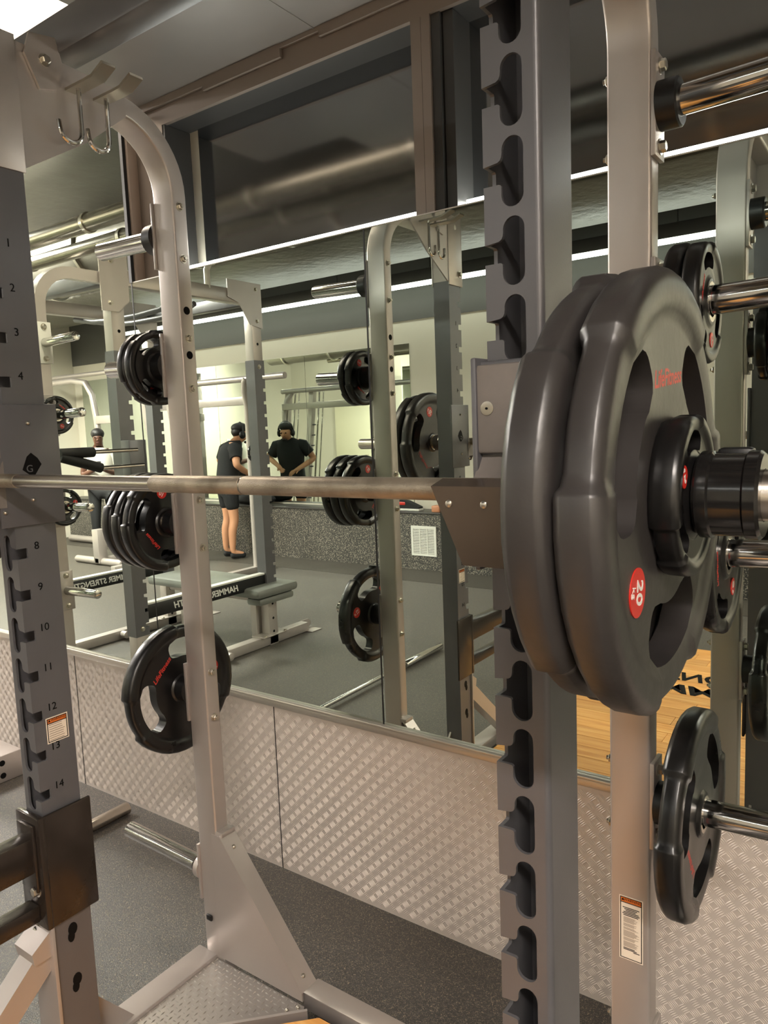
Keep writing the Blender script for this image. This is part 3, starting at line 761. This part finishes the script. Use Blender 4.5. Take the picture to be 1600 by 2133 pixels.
# barbell
bar = thing('barbell', 'steel barbell with knurled grip resting across the two bar hooks', 'barbell', (-1.0, YB, ZB))
r = .0138
MB().cyl((-1.72, YB, ZB), (-.31, YB, ZB), r-.0005, 28).build('shaft', brushed, bar)
kn = MB()
for a, b_ in ((-1.69, -1.452), (-1.025, -.815), (-.811, -.34)): kn.piece().cyl((a, YB, ZB), (b_, YB, ZB), r+.0004, 28, .0006)
kn.build('knurling', knurl, bar)
for x0, d in ((-.325, 1), (-1.712, -1)):
    MB().lathe([(0, .025), (.003, .036), (.028, .036), (.031, .032)], (x0, YB, ZB), (d, 0, 0), 32).build('sleeve_collar', chrome, bar)
    MB().lathe([(.03, .0248), (.452, .0248), (.456, .022)], (x0, YB, ZB), (d, 0, 0), 36).build('sleeve', brushed, bar)
def collar(x, d, label):
    t = thing('bar_collar', label, 'collar', (x, YB, ZB))
    MB().lathe([(0, .0255), (0, .040), (.003, .043), (.013, .043), (.015, .0405), (.043, .0405), (.045, .043), (.055, .043), (.058, .040), (.058, .0255)], (x, YB, ZB), (d, 0, 0), 40, cap=False).build('collar_body', glossb, t)
    q = MB(); q.box(x+d*.012, x+d*.046, YB+.012, YB+.034, ZB+.026, ZB+.045, .005); q.build('lock_lever', blackp, t)
    return t
collar(-.170, 1, 'black locking collar on the bar sleeve outside the small plates, right end')
collar(-1.880, -1, 'black locking collar on the left bar end, seen in the mirror')

# plates stored on the pegs
p10 = make_plate(.140, .040, 10, '', None, rubber2)
p15 = make_plate(.190, .046, 15, '', None, rubber2)
p5 = make_plate(.103, .030, 5, '', None, rubber2)
yl = sum(LRY)/2; yr = sum(RRY)/2
GL = 'plates stored on the left rear post'; GR = 'plates stored on the right rear post'
def hang(p, flip, x, y, z, rx, lab, grp, first=False): put(p, x, y, z-.0015, math.radians(rx), lab, grp, first, flip)
hang(p5, 0, -1.716, yl, PEGZ[1], 0, 'small grip plate against the left rear post on the second peg from the top', GL, True)
hang(p5, 0, -1.748, yl, PEGZ[1]+.001, -20, 'small grip plate nearer the chrome tip of the second peg from the top', GL)
hang(p10, 1, -1.735, yl, PEGZ[2], 20, 'medium plate closest to the left post on the peg just below bar height', GL, True)
hang(p10, 0, -1.777, yl, PEGZ[2]+.001, 30, 'middle one of the three medium plates below the bar on the left post', GL)
hang(p10, 0, -1.819, yl, PEGZ[2]+.002, 20, 'outermost of the three medium plates below the bar on the left post', GL)
hang(p15, 1, -1.722, yl, PEGZ[3], 105, 'single large grip plate with red lettering hanging low on the left post', GL, True)
hang(p5, 0, -.330, yr, PEGZ[1]+.001, 60, 'small grip plate against the right rear post on the upper peg', GR)
hang(p5, 0, -.298, yr, PEGZ[1]+.002, -140, 'small grip plate farther out on the upper peg of the right rear post', GR)
hang(p10, 0, -.312, yr, PEGZ[2], -150, 'medium plate close to the right rear post, mostly behind the bar plates', GR)
hang(p10, 0, -.270, yr, PEGZ[2]+.001, -110, 'outer medium plate below the collar on the right rear post', GR)
dup(p15, (-.308, yr, PEGZ[3]-.0015), 'large grip plate hanging on the low chrome peg of the right rear post', GR, (math.radians(-85), 0, 0))

# ------------------------------------------------------------------ lifting platform
pf = thing('lifting_platform', 'oak plank lifting platform with black lettering inside the rack', 'platform', (-1.02, -1.9, 0))
PX0, PX1, PY0, PY1, PZ = -1.555, -.480, -.512, -3.16, .060
fr = MB(); fr.box(PX0-.004, PX1+.004, PY1-.02, PY0-.30, 0, PZ-.022)
fr.build('sub_frame', blackp, pf)
n = 24; pw = (PY0-PY1)/n; mesh_cache = {}
for i in range(n):
    y1 = PY0-i*pw; y0 = y1-pw
    cut = max(0., (y1-(-.866+(.30)))/1.0)
    def xlim(yy):   # corner cut-offs beside the tread plates
        t_ = max(0., yy-(-.86)); return PX0+t_*1.0, PX1-t_*1.0
    cuts = [0.] if i % 2 else [0.]
    seams = sorted([random.uniform(.25, .75)])
    e = .0012
    (al, ar), (bl, brr) = xlim(y0), xlim(y1)
    for s0, s1 in ((0, seams[0]), (seams[0], 1)):
        q = MB(); a0, a1 = al+(ar-al)*s0+e, al+(ar-al)*s1-e; b0, b1 = bl+(brr-bl)*s0+e, bl+(brr-bl)*s1-e
        q.prism([(a0, y0+e), (a1, y0+e), (b1, y1-e), (b0, y1-e)], lambda x, y, w_: (x, y, w_), PZ-.02, PZ-random.uniform(0, .0004))
        q.build('plank', wood, pf)
text('logo_lettering', 'HAMMER', .235, (-1.02, -2.37, PZ+.0006), FACE_UP, blackt, pf, ext=.0002, shear=.3, scale=(.86, .84, 1), bold=.006)
text('logo_lettering', 'STRENGTH', .235, (-1.02, -2.59, PZ+.0006), FACE_UP, blackt, pf, ext=.0002, shear=.3, scale=(.70, .84, 1), bold=.006)

# ------------------------------------------------------------------ bar lying on the floor at the left
fb = thing('barbell', 'chrome barbell lying on the rubber floor between the two racks', 'barbell', (-2.62, -1.2, 0))
a, b_ = Vector((-2.645, -.065, .027)), Vector((-2.66, -2.52, .027)); d = (b_-a).normalized()
q = MB(); q.cyl(a, a+d*.235, .025, 24, .003); q.build('sleeve', brushed, fb)
q = MB(); q.cyl(a+d*.235, a+d*.275, .0262, 20, .003); q.build('sleeve_collar', blackp, fb)
q = MB(); q.cyl(a+d*.27, b_-d*.45, .014, 20); q.build('shaft', chrome, fb)
q = MB(); q.cyl(b_-d*.46, b_, .025, 24, .003); q.build('sleeve', chrome, fb)
# ------------------------------------------------------------------ neighbouring power cage (seen through the mirror)
cage = thing('power_cage', 'silver and black power cage with pull-up bar, seen in the mirror beyond the left upright', 'rack', (-4.45, -1.3, 0))
CX = -3.83
def cage_side(x1, x2, s):
    for (y1, y2, face) in ((-.97, -.88, 1), (-2.11, -2.02, 1)):
        MB().box(x1, x2, y1, y2, 0.0, .40, .004).build('lower_post', silver, cage)
        MB().box(x1, x2, y1, y2, 2.05, 2.60, .004).build('upper_post', silver, cage)
        ho = MB(); xi = x2 if s > 0 else x1
        for z in (.10, .20, .31, 2.2, 2.34): ho.piece().lathe([(0, .010), (.0008, .010)], (x2, (y1+y2)/2, z), (1, 0, 0), 14)
        ho.build('bolt_hole', blackt, cage)
    zz = [.42+.091*k for k in range(18)][::-1]
    upright(x1-.004, x2+.004, -.975, -.875, s, .355, 2.085, [z for z in zz if z < 2.04], 'upright', dark, cage)
    upright(x1-.004, x2+.004, -2.115, -2.015, s, .355, 2.085, [z for z in zz if z < 2.04], 'upright', dark, cage)
    MB().box(x1, x2, -2.02, -.88, 2.47, 2.56, .004).build('top_rail', silver, cage)
    q = MB()
    q.piece().prism([(-2.12, 2.62), (-1.80, 2.62), (-1.80, 2.50), (-1.90, 2.47), (-2.0, 2.33), (-2.12, 2.31)], lambda y, z, w_: (w_, y, z), x2+.001, x2+.007)
    q.piece().prism([(-1.01, 2.64), (-.82, 2.64), (-.82, 2.31), (-.93, 2.31), (-1.01, 2.38)], lambda y, z, w_: (w_, y, z), x2+.001, x2+.007)
    gp = q.build('gusset', silver, cage)
    bo = MB()
    for (y, z) in ((-2.07, 2.58), (-2.07, 2.36), (-.90, 2.60), (-.88, 2.36)): hexbolt(bo, (x2+.007, y, z), (1, 0, 0), .012)
    for z in (2.04, .40):
        for y in (-2.065, -.925): hexbolt(bo, (x2+.004, y, z), (1, 0, 0), .012)
    bo.build('gusset_bolt', zinc, gp)
    # brand-lettered safety bar
    q = MB(); q.box(x1+.015, x2-.015, -2.02, -.98, .445, .535, .004); sb = q.build('safety_bar', blackp, cage)
    MB().box(x1+.012, x2-.012, -2.02, -.98, .535, .548, .003).build('bar_cap', white_metal, sb)
    text('bar_lettering', 'HAMMER STRENGTH', .060, (x2-.0145, -1.47 if s > 0 else -1.30, .488), FACE_PX, whitet, sb, ext=.0003, shear=.18, bold=.0015, scale=(1.0, 1, 1))
    MB().box(x1, x2, -2.45, -.40, .005, .075, .005).build('base_rail', silver, cage)
    q = MB(); q.piece().prism([(-2.45, .005), (-2.53, .005), (-2.56, .03), (-2.56, .05), (-2.53, .075), (-2.45, .075)], lambda y, z, w_: (w_, y, z), x1, x1+.008)
    q.piece().box(x1-.03, x2+.05, -2.55, -2.43, .0, .008, .003); q.build('floor_foot', silver, cage)
    q = MB(); q.box(x1-.02, x2+.03, -2.20, -1.93, .075, .083, .002); bp_ = q.build('base_plate', silver, cage)
    bo = MB(); hexbolt(bo, (x2+.015, -2.17, .083), (0, 0, 1), .012); hexbolt(bo, (x2+.015, -1.96, .083), (0, 0, 1), .012); bo.build('bolt', zinc, bp_)
    MB().cyl((x2, -1.58, .045), (x2+.06, -1.58, .045), .028, 18, .003).build('band_peg', silver, cage)
cage_side(CX-.080, CX, 1); cage_side(CX-1.25, CX-1.17, 1)
for y1, y2 in ((-2.10, -2.03), (-.96, -.89)):
    MB().box(CX-1.25, CX, y1, y2, 2.48, 2.56, .004).build('crossbeam', dark, cage)
for yy in (-1.40, -1.58):
    MB().tube([(CX-1.17, yy, 2.44), (CX-.95, yy, 2.40), (CX-.7, yy+.03, 2.38), (CX-.4, yy+.03, 2.38), (CX-.2, yy, 2.40), (CX-.08, yy, 2.44)], .018, 12).build('pull_up_bar', dark, cage)
q = MB(); q.tube([(CX-.02, -1.65, 2.54), (CX-.02, -1.65, 2.66), (CX+.01, -1.65, 2.70), (CX+.05, -1.65, 2.70)], .022, 10); q.build('top_hook', white_metal, cage)
# storage post with bent arm and pegs
pts = [(CX-.04, -.45, 0), (CX-.04, -.45, 2.30)]+[(CX-.04, -.65+.20*math.cos(t_), 2.30+.20*math.sin(t_)) for t_ in [PI/2*k/8 for k in range(1, 9)]]+[(CX-.04, -.90, 2.50)]
for xx in (CX-.04, CX-1.21):
    q = MB(); q.tube([(xx, y, z) for _, y, z in pts], .045, 4); o = q.build('storage_post', silver, cage)
for z in (2.10, 1.71, 1.21, .74):
    q = MB(); q.box(CX+.0, CX+.010, -.49, -.41, z-.11, z+.11, .001); pp = q.build('peg_plate', white_metal if z > 2 else silver, cage)
    MB().cyl((CX+.01, -.45, z), (CX+.30, -.45, z+.008), .0245, 18, .003).build('weight_peg', chrome, pp)
    bo = MB()
    for dz in (-.085, .085): hexbolt(bo, (CX+.01, -.45, z+dz), (1, 0, 0), .013)
    bo.build('peg_bolt', zinc, pp)
GC = 'plates stored on the power cage'
hang(p5, 0, CX+.055, -.45, 1.713, 190, 'grip plate with red dot on the cage storage post, upper one in the mirror', GC)
hang(p5, 0, CX+.055, -.45, 1.213, 100, 'grip plate with red dot on the cage storage post, lower one in the mirror', GC)
# dip handles
dh = thing('dip_handle', 'pair of black foam dip grips on chrome rods at the cage storage post', 'handle', (CX+.1, -.5, 1.45))
for y0, z0, y1, z1 in ((-.36, 1.505, -.56, 1.505), (-.36, 1.49, -.60, 1.415)):
    MB().cyl((CX+.20, y0, z0), (CX+.20, y1, z1), .028, 16, .004).build('foam_grip', foam, dh)
    dd = (Vector((0, y1-y0, z1-z0))).normalized()
    MB().cyl(Vector((CX+.20, y1, z1)), Vector((CX+.20, y1, z1))+Vector((0, -.28, 0)), .012, 12).build('rod', chrome, dh)
q = MB(); q.box(CX+.02, CX+.10, -.98, -.86, 1.30, 1.56, .004); q.build('bracket', dark, dh)
# flat bench in the cage
be = thing('flat_bench', 'grey padded flat bench standing inside the power cage', 'bench', (-4.3, -1.95, 0))
MB().box(-4.95, -3.70, -2.22, -1.80, .40, .47, .028).build('pad', padm, be)
MB().box(-3.86, -3.72, -2.19, -1.83, .345, .398, .02).build('end_pad', padm, be)
MB().box(-4.9, -3.78, -2.04, -1.98, .33, .40, .005).build('spine', silver, be)
for x in (-4.75, -3.95):
    MB().box(x-.03, x+.03, -2.04, -1.98, .04, .34, .004).build('leg', silver, be)
    MB().box(x-.035, x+.035, -2.26, -1.76, .0, .045, .006).build('foot', silver, be)

# ------------------------------------------------------------------ smith machine by the far wall (mirror)
sm = thing('smith_machine', 'pale grey smith machine with round tubes near the far mirror', 'machine', (-6.4, -3.9, 0))
for x in (-7.62, -6.0):
    q = MB(); q.tube([(x, -4.05, 0), (x, -4.05, 1.85), (x+.02, -4.0, 2.02), (x+.08, -3.95, 2.12), (x+.1, -3.95, 2.15)], .035, 12); q.build('frame_post', silver, sm)
    gx = x if x < -7 else -7.15
    q = MB(); q.tube([(gx-.01, -4.26, 0), (gx-.01, -3.90, 2.18)], .055, 4); q.build('guide_post', silver, sm)
    q = MB(); q.piece().cyl((gx+.08, -4.18, .07), (gx+.08, -3.86, 2.16), .014, 12); q.piece().cyl((gx+.16, -4.18, .07), (gx+.16, -3.86, 2.16), .010, 12); q.build('guide_rod', chrome, sm)
    MB().box(x-.04, x+.04, -4.32, -3.3, 0, .07, .005).build('base_rail', silver, sm)
    q = MB()
    for k in range(8): q.piece().cyl((gx+.02, -4.26+.165*(.6+.15*k), .6+.15*k), (gx+.08, -4.26+.165*(.6+.15*k), .6+.15*k), .010, 8)
    q.build('catch_pin', dark, sm)
MB().cyl((-7.7, -3.98, 2.155), (-5.35, -3.98, 2.155), .035, 16).build('top_tube', silver, sm)
MB().box(-7.62, -6.0, -4.09, -4.03, 1.88, 1.97, .004).build('cross_tube', silver, sm)
hang(p5, 0, -5.93, -4.05, 1.35, 0, 'small plate with red dot on the smith machine post by the far wall', 'plates on the smith machine')
MB().cyl((-6.0, -4.05, 1.35), (-5.85, -4.05, 1.35), .022, 12).build('weight_peg', chrome, sm)
# leg machine further left
lm_ = 1.125
lm = thing('cable_machine', 'pale tubular exercise machine near the left end of the room', 'machine', (-9, -3.8, 0))
q = MB(); q.tube([(-10.7, -4.5, 2.42), (-10.0, -4.5, 2.42), (-9.70, -4.5, 2.37), (-9.56, -4.5, 2.19), (-9.50, -4.5, 1.85), (-9.34, -4.5, .05)], .045, 12); q.build('bent_tube', silver, lm)
MB().cyl((-10.9, -4.6, 2.50), (-8.9, -4.6, 2.50), .034, 12).build('top_tube', silver, lm)
MB().box(-9.47, -8.9, -4.54, -4.46, 1.78, 1.89, .004).build('cross_tube', silver, lm)
MB().box(-9.0, -8.92, -4.64, -4.46, .0, 2.5, .004).build('rear_post', silver, lm)
MB().box(-8.30, -8.18, -3.62, -3.50, .03, .45, .004).build('leg', silver, lm)
MB().cyl((-8.75, -3.56, .045), (-7.8, -3.56, .045), .045, 14, .004).build('foot_tube', silver, lm)
MB().box(-8.28, -8.2, -4.55, -3.5, .03, .09, .004).build('base_rail', silver, lm)
MB().cyl((-10.6, -4.62, .06), (-8.2, -4.62, .06), .05, 14, .004).build('foot_tube', silver, lm)
# ------------------------------------------------------------------ things lying on the ledge
bag = thing('gym_bag', 'black gym bag lying on the rubber ledge beside the man', 'bag', (-7.0, -5.05, .64))
bm = bmesh.new(); bmesh.ops.create_icosphere(bm, subdivisions=3, radius=1)
for v_ in bm.verts:
    nz_ = math.sin(v_.co.x*7)*.06+math.sin(v_.co.y*9+v_.co.x*3)*.05
    v_.co = Vector((-7.0+.38*v_.co.x, -5.05+.11*v_.co.y, .715+max(-.074, (.085+nz_*.2)*v_.co.z)))
q = MB(); q.from_bm(bm); q.build('bag_body', cloth_b, bag)
q = MB(); q.tube([(-7.2, -4.98, .77), (-7.1, -4.95, .84), (-6.9, -4.95, .84), (-6.8, -4.98, .77)], .012, 8); q.build('strap', darkt, bag)
sh = thing('trainer_shoe', 'black and red trainer lying on the ledge near the vent', 'shoe', (-4.55, -5.04, .64))
q = MB(); q.prism([(-.14, 0), (.14, 0), (.145, .02), (.06, .055), (-.02, .085), (-.10, .10), (-.14, .09)], lambda x, z, w_: (-4.55+x, -5.04+w_, .662+z), -.045, .045); q.build('upper', cloth_b, sh)
MB().box(-4.70, -4.40, -5.09, -4.99, .64, .664, .006).build('sole', white_metal, sh)
MB().box(-4.68, -4.58, -5.088, -4.992, .70, .74, .01).build('heel_patch', redp, sh)
bx = tag(MB().box(-4.22, -4.12, -5.06, -4.96, .64, .71, .008).build('paper_cup_box', mat('copper_card', (186, 126, 92), .5)), 'small copper-coloured box on the ledge above the vent', 'box')
# dumbbell-less plate tree foot at the far left edge
ft = thing('machine_foot', 'pale steel floor foot with dark bolt holes at the left edge by the wall', 'machine', (-3.45, -.2, 0))
MB().box(-3.62, -3.40, -.30, -.10, 0, .13, .008).build('foot_block', silver, ft)
q = MB()
for z in (.035, .095): q.piece().lathe([(0, .014), (.001, .014)], (-3.50, -.301, z), (0, -1, 0), 14); q.piece().lathe([(0, .014), (.001, .014)], (-3.399, -.2, z), (1, 0, 0), 14)
q.build('bolt_hole', blackt, ft)

# ------------------------------------------------------------------ people (seen in the mirrors)
def skinned(name, verts, edges, radii, m, parent, sub=2, root=0):
    me = bpy.data.meshes.new(name); off = world_of(parent)
    me.from_pydata([Vector(v)-off for v in verts], edges, []); o = bpy.data.objects.new(name, me); C.objects.link(o)
    o.modifiers.new('skin', 'SKIN'); s_ = o.modifiers.new('sub', 'SUBSURF'); s_.levels = sub; s_.render_levels = sub
    for i, rr in enumerate(radii): me.skin_vertices[0].data[i].radius = (rr, rr) if not isinstance(rr, tuple) else rr
    me.skin_vertices[0].data[root].use_root = True
    dg = bpy.context.evaluated_depsgraph_get(); m2_ = bpy.data.meshes.new_from_object(o.evaluated_get(dg)); bpy.data.objects.remove(o)
    for p in m2_.polygons: p.use_smooth = True
    m2_.materials.clear(); m2_.materials.append(m)
    r_ = bpy.data.objects.new(name, m2_); C.objects.link(r_); r_.parent = parent; return r_
def person(base, face, label, skinm, top, bottom, pose):
    """face: heading angle; local x = right of the person, local y = forward"""
    t = thing('person', label, 'person', base)
    cf, sf = math.cos(face), math.sin(face)
    def W(p): return (base[0]+p[0]*cf-p[1]*sf, base[1]+p[0]*sf+p[1]*cf, base[2]+p[2])
    P = pose; names = list(P['j'].keys()); idx = {n_: i for i, n_ in enumerate(names)}
    V = [W(P['j'][n_][0]) for n_ in names]; Rr = [P['j'][n_][1] for n_ in names]
    E = [(idx[a], idx[b_]) for a, b_ in P['e']]
    skinned('body', V, E, Rr, skinm, t, 2, idx['pelvis'])
    for nm, joints, edges, m, infl in P['cloth']:
        ii = {n_: i for i, n_ in enumerate(joints)}
        VV = [W(P['j'][n_][0]) if not isinstance(n_, tuple) else W(n_[0]) for n_ in joints]
        RR = [(P['j'][n_][1]+infl) if not isinstance(n_, tuple) else n_[1] for n_ in joints]
        skinned(nm, VV, edges, RR, m, t, 2, 0)
    for nm, c, sc, m in P['blobs']:
        bm = bmesh.new(); bmesh.ops.create_icosphere(bm, subdivisions=3, radius=1)
        for v_ in bm.verts: v_.co = Vector(W((c[0]+sc[0]*v_.co.x, c[1]+sc[1]*v_.co.y, c[2]+sc[2]*v_.co.z)))
        q = MB(); q.from_bm(bm); q.build(nm, m, t)
    return t, W
def shirt(t, W, rings, sleeves, m):
    q = MB(); n = 28
    vs = []; fs = []
    for (y, z, rx, ry) in rings:
        for i in range(n): vs.append(W((rx*math.cos(2*PI*i/n), y+ry*math.sin(2*PI*i/n), z)))
    for k in range(len(rings)-1):
        for i in range(n): fs.append((k*n+i, k*n+(i+1) % n, (k+1)*n+(i+1) % n, (k+1)*n+i))
    q.add(vs, fs)
    for pts, rs in sleeves: q.tube([W(p) for p in pts], .06, 18, rs)
    return q.build('tee_shirt', m, t, sharp=70)
def hand_edges(j, e, wrist, sx, dirv, pre):
    """palm and five fingers from the wrist joint"""
    w_ = Vector(j[wrist][0]); d = Vector(dirv).normalized(); s_ = Vector((sx, 0, 0)); s_ = (s_-d*s_.dot(d)).normalized(); n_ = d.cross(s_)
    j[pre+'palm'] = (tuple(w_+d*.05), .026); e.append((wrist, pre+'palm'))
    for k, (o, L) in enumerate(((-.026, .070), (-.009, .080), (.009, .076), (.026, .058))):
        p0 = w_+d*.088+s_*o; p1 = p0+d*L*.5+n_*.008; p2 = p1+d*L*.4+n_*.022
        for q_, p in enumerate((p0, p1, p2)):
            j[f'{pre}f{k}{q_}'] = (tuple(p), (.0105, .0092, .0078)[q_])
        e += [(pre+'palm', f'{pre}f{k}0'), (f'{pre}f{k}0', f'{pre}f{k}1'), (f'{pre}f{k}1', f'{pre}f{k}2')]
    p0 = w_+d*.035-s_*.030; p1 = p0+d*.035-s_*.018+n_*.010
    j[pre+'t0'] = (tuple(p0), .012); j[pre+'t1'] = (tuple(p1), .010); e += [(pre+'palm', pre+'t0'), (pre+'t0', pre+'t1')]
# the man: bent slightly, looking down, hands at his belt
J = {'pelvis': ((0, 0, .95), (.15, .11)), 'waist': ((0, .02, 1.08), (.135, .10)), 'chest': ((0, .06, 1.28), (.165, .115)), 'neckb': ((0, .10, 1.43), (.075, .07)),
     'neck': ((0, .16, 1.475), .058), 'head': ((0, .235, 1.535), (.080, .094)), 'crown': ((0, .250, 1.61), (.074, .084)),
     'shl': ((-.17, .08, 1.39), .066), 'ell': ((-.33, .02, 1.18), .047), 'wrl': ((-.16, .24, 1.06), .030),
     'shr': ((.17, .08, 1.39), .066), 'elr': ((.34, .02, 1.22), .047), 'wrr': ((.12, .24, 1.10), .030),
     'hpl': ((-.095, 0, .88), .092), 'knl': ((-.11, .03, .49), .060), 'cal': ((-.115, -.01, .36), .056), 'anl': ((-.115, -.02, .09), .038), 'tol': ((-.12, .13, .04), .035),
     'hpr': ((.095, 0, .88), .092), 'knr': ((.11, .02, .49), .060), 'car': ((.115, -.02, .36), .056), 'anr': ((.115, -.03, .09), .038), 'tor': ((.12, .12, .04), .035)}
Ed = [('pelvis', 'waist'), ('waist', 'chest'), ('chest', 'neckb'), ('neckb', 'neck'), ('neck', 'head'), ('head', 'crown'), ('chest', 'shl'), ('shl', 'ell'), ('ell', 'wrl'), ('chest', 'shr'), ('shr', 'elr'), ('elr', 'wrr'),
      ('pelvis', 'hpl'), ('hpl', 'knl'), ('knl', 'cal'), ('cal', 'anl'), ('anl', 'tol'), ('pelvis', 'hpr'), ('hpr', 'knr'), ('knr', 'car'), ('car', 'anr'), ('anr', 'tor')]
Jm = dict(J); Em = list(Ed)
hand_edges(Jm, Em, 'wrl', 1, (.55, .35, -.35), 'l'); hand_edges(Jm, Em, 'wrr', -1, (-.5, .35, -.45), 'r')
def addr(r_, i): return tuple(a+i for a in r_) if isinstance(r_, tuple) else r_+i
def cl(n_, i): return (J[n_][0], addr(J[n_][1], i))
def lerp(a, b_, t_): return tuple(x+(y-x)*t_ for x, y in zip(J[a][0], J[b_][0]))
tee = [((0, 0, .86), (.170, .135)), cl('waist', .028), cl('chest', .034), ((0, .115, 1.455), (.105, .098)), cl('shl', .022), (lerp('shl', 'ell', .62), .070), cl('shr', .022), (lerp('shr', 'elr', .62), .070)]
shorts = [((0, 0, 1.0), (.160, .122)), ((0, 0, .90), (.16, .12)), ((-.10, 0, .84), .108), ((-.112, .02, .60), .088), ((.10, 0, .84), .108), ((.112, .02, .60), .088)]
stripe = [(lerp('shl', 'ell', .52), .0745), (lerp('shl', 'ell', .60), .0725)]
shoel = [((-.115, -.06, .045), .042), ((-.118, .06, .045), .042), ((-.122, .15, .035), .034)]
shoer = [((.115, -.07, .045), .042), ((.118, .05, .045), .042), ((.122, .14, .035), .034)]
pose = dict(j=Jm, e=Em, cloth=[
    ('shorts', shorts, [(0, 1), (1, 2), (2, 3), (1, 4), (4, 5)], cloth_b, 0),
    ('sleeve_stripe', stripe, [(0, 1)], gold, 0), ('sleeve_stripe', [(lerp('shr', 'elr', .52), .0745), (lerp('shr', 'elr', .60), .0725)], [(0, 1)], gold, 0),
    ('shoe', shoel, [(0, 1), (1, 2)], cloth_b, 0), ('shoe', shoer, [(0, 1), (1, 2)], cloth_b, 0)],
    blobs=[('hair', (0, .205, 1.635), (.092, .108, .066), hairm), ('hair', (0, .160, 1.585), (.082, .062, .062), hairm), ('nose', (0, .328, 1.515), (.012, .016, .020), skin1), ('ear_cup', (-.096, .205, 1.545), (.030, .044, .050), blackp), ('ear_cup', (.096, .205, 1.545), (.030, .044, .050), blackp),
           ('eye', (-.032, .318, 1.545), (.013, .008, .008), blackt), ('eye', (.032, .318, 1.545), (.013, .008, .008), blackt), ('mouth', (0, .318, 1.478), (.020, .008, .006), mat('lips', (150, 92, 80), .5)), ('beard', (0, .285, 1.452), (.040, .030, .018), hairm)])
man, W = person((-7.0, -4.60, .003), PI+.42, 'man in black tee with gold sleeve stripes and headphones, looking down at his belt', skin1, None, None, pose)
shirt(man, W, [(0, .86, .178, .145), (.005, .95, .176, .142), (.02, 1.08, .172, .138), (.05, 1.22, .192, .142), (.065, 1.32, .205, .142), (.08, 1.39, .190, .128), (.10, 1.435, .158, .118), (.118, 1.462, .108, .096), (.13, 1.478, .078, .076)],
      [([(sx_*.13, .07, 1.375), (sx_*.19, .07, 1.365), (sx_*.225, .055, 1.31), (sx_*.272, .042, 1.252)], [.085, .088, .080, .074]) for sx_ in (-1, 1)], cloth_b)
q = MB(); q.tube([W((.106*math.cos(t_), .215, 1.560+.140*math.sin(t_))) for t_ in [PI*k/12 for k in range(13)]], .012, 8); q.build('headband', blackp, man)
# the woman: standing, looking at her phone
J = dict(J); J['neck'] = ((0, .07, 1.50), .05); J['neckb'] = ((0, .05, 1.44), (.07, .065)); J['chest'] = ((0, .03, 1.28), (.145, .11)); J['waist'] = ((0, .02, 1.08), (.12, .10)); J['head'] = ((0, .11, 1.575), (.07, .08)); J['crown'] = ((0, .10, 1.63), (.062, .072))
J['ell'] = ((-.22, .02, 1.10), .045); J['wrl'] = ((-.06, .24, 1.18), .028); J['elr'] = ((.22, .02, 1.10), .045); J['wrr'] = ((.07, .24, 1.16), .028)
J['shl'] = ((-.15, .03, 1.38), .058); J['shr'] = ((.15, .03, 1.38), .058)
Jw = dict(J); Ew = list(Ed); hand_edges(Jw, Ew, 'wrl', 1, (.35, .6, .2), 'l'); hand_edges(Jw, Ew, 'wrr', -1, (-.35, .6, .2), 'r')
tee = [((0, 0, .90), (.165, .13)), cl('waist', .030), cl('chest', .032), ((0, .055, 1.445), (.095, .09)), cl('shl', .022), (lerp('shl', 'ell', .55), .066), cl('shr', .022), (lerp('shr', 'elr', .55), .066)]
legs = [((0, 0, .95), (.155, .12)), cl('hpl', .008), cl('knl', .006), (J['anl'][0], .046), cl('hpr', .008), cl('knr', .006), (J['anr'][0], .046)]
pose = dict(j=Jw, e=Ew, cloth=[
    ('leggings', legs, [(0, 1), (1, 2), (2, 3), (0, 4), (4, 5), (5, 6)], darkt, 0), ('shoe', shoel, [(0, 1), (1, 2)], white_metal, 0), ('shoe', shoer, [(0, 1), (1, 2)], white_metal, 0)],
    blobs=[('hair', (0, .075, 1.635), (.085, .098, .075), hairm), ('nose', (0, .20, 1.555), (.014, .018, .016), skin2), ('eye', (-.03, .182, 1.585), (.012, .008, .007), blackt), ('eye', (.03, .182, 1.585), (.012, .008, .007), blackt), ('mouth', (0, .188, 1.525), (.022, .008, .007), mat('dark_lips', (92, 48, 44), .5)),
           ('hair', (0, -.02, 1.58), (.06, .06, .08), hairm)])
wo, W = person((-8.72, -3.98, .0), -PI*.30, 'woman in white tee and black leggings looking down at her phone', skin2, None, None, pose)
shirt(wo, W, [(0, .90, .175, .140), (.01, 1.0, .168, .136), (.02, 1.10, .158, .130), (.03, 1.22, .172, .138), (.03, 1.32, .180, .135), (.035, 1.385, .165, .118), (.045, 1.43, .115, .095), (.055, 1.455, .078, .075)],
      [([(sx_*.11, .03, 1.37), (sx_*.165, .03, 1.36), (sx_*.185, .027, 1.30), (sx_*.198, .026, 1.235)], [.074, .078, .072, .068]) for sx_ in (-1, 1)], cloth_w)
ph = thing('phone', 'dark phone held in the hands of the woman in the white tee', 'phone', W((0, .34, 1.20)))
q = MB(); c = Vector(W((0, .335, 1.215))); q.box(c.x-.038, c.x+.038, c.y-.006, c.y+.006, c.z-.07, c.z+.07, .004); q.build('phone_body', blackp, ph)
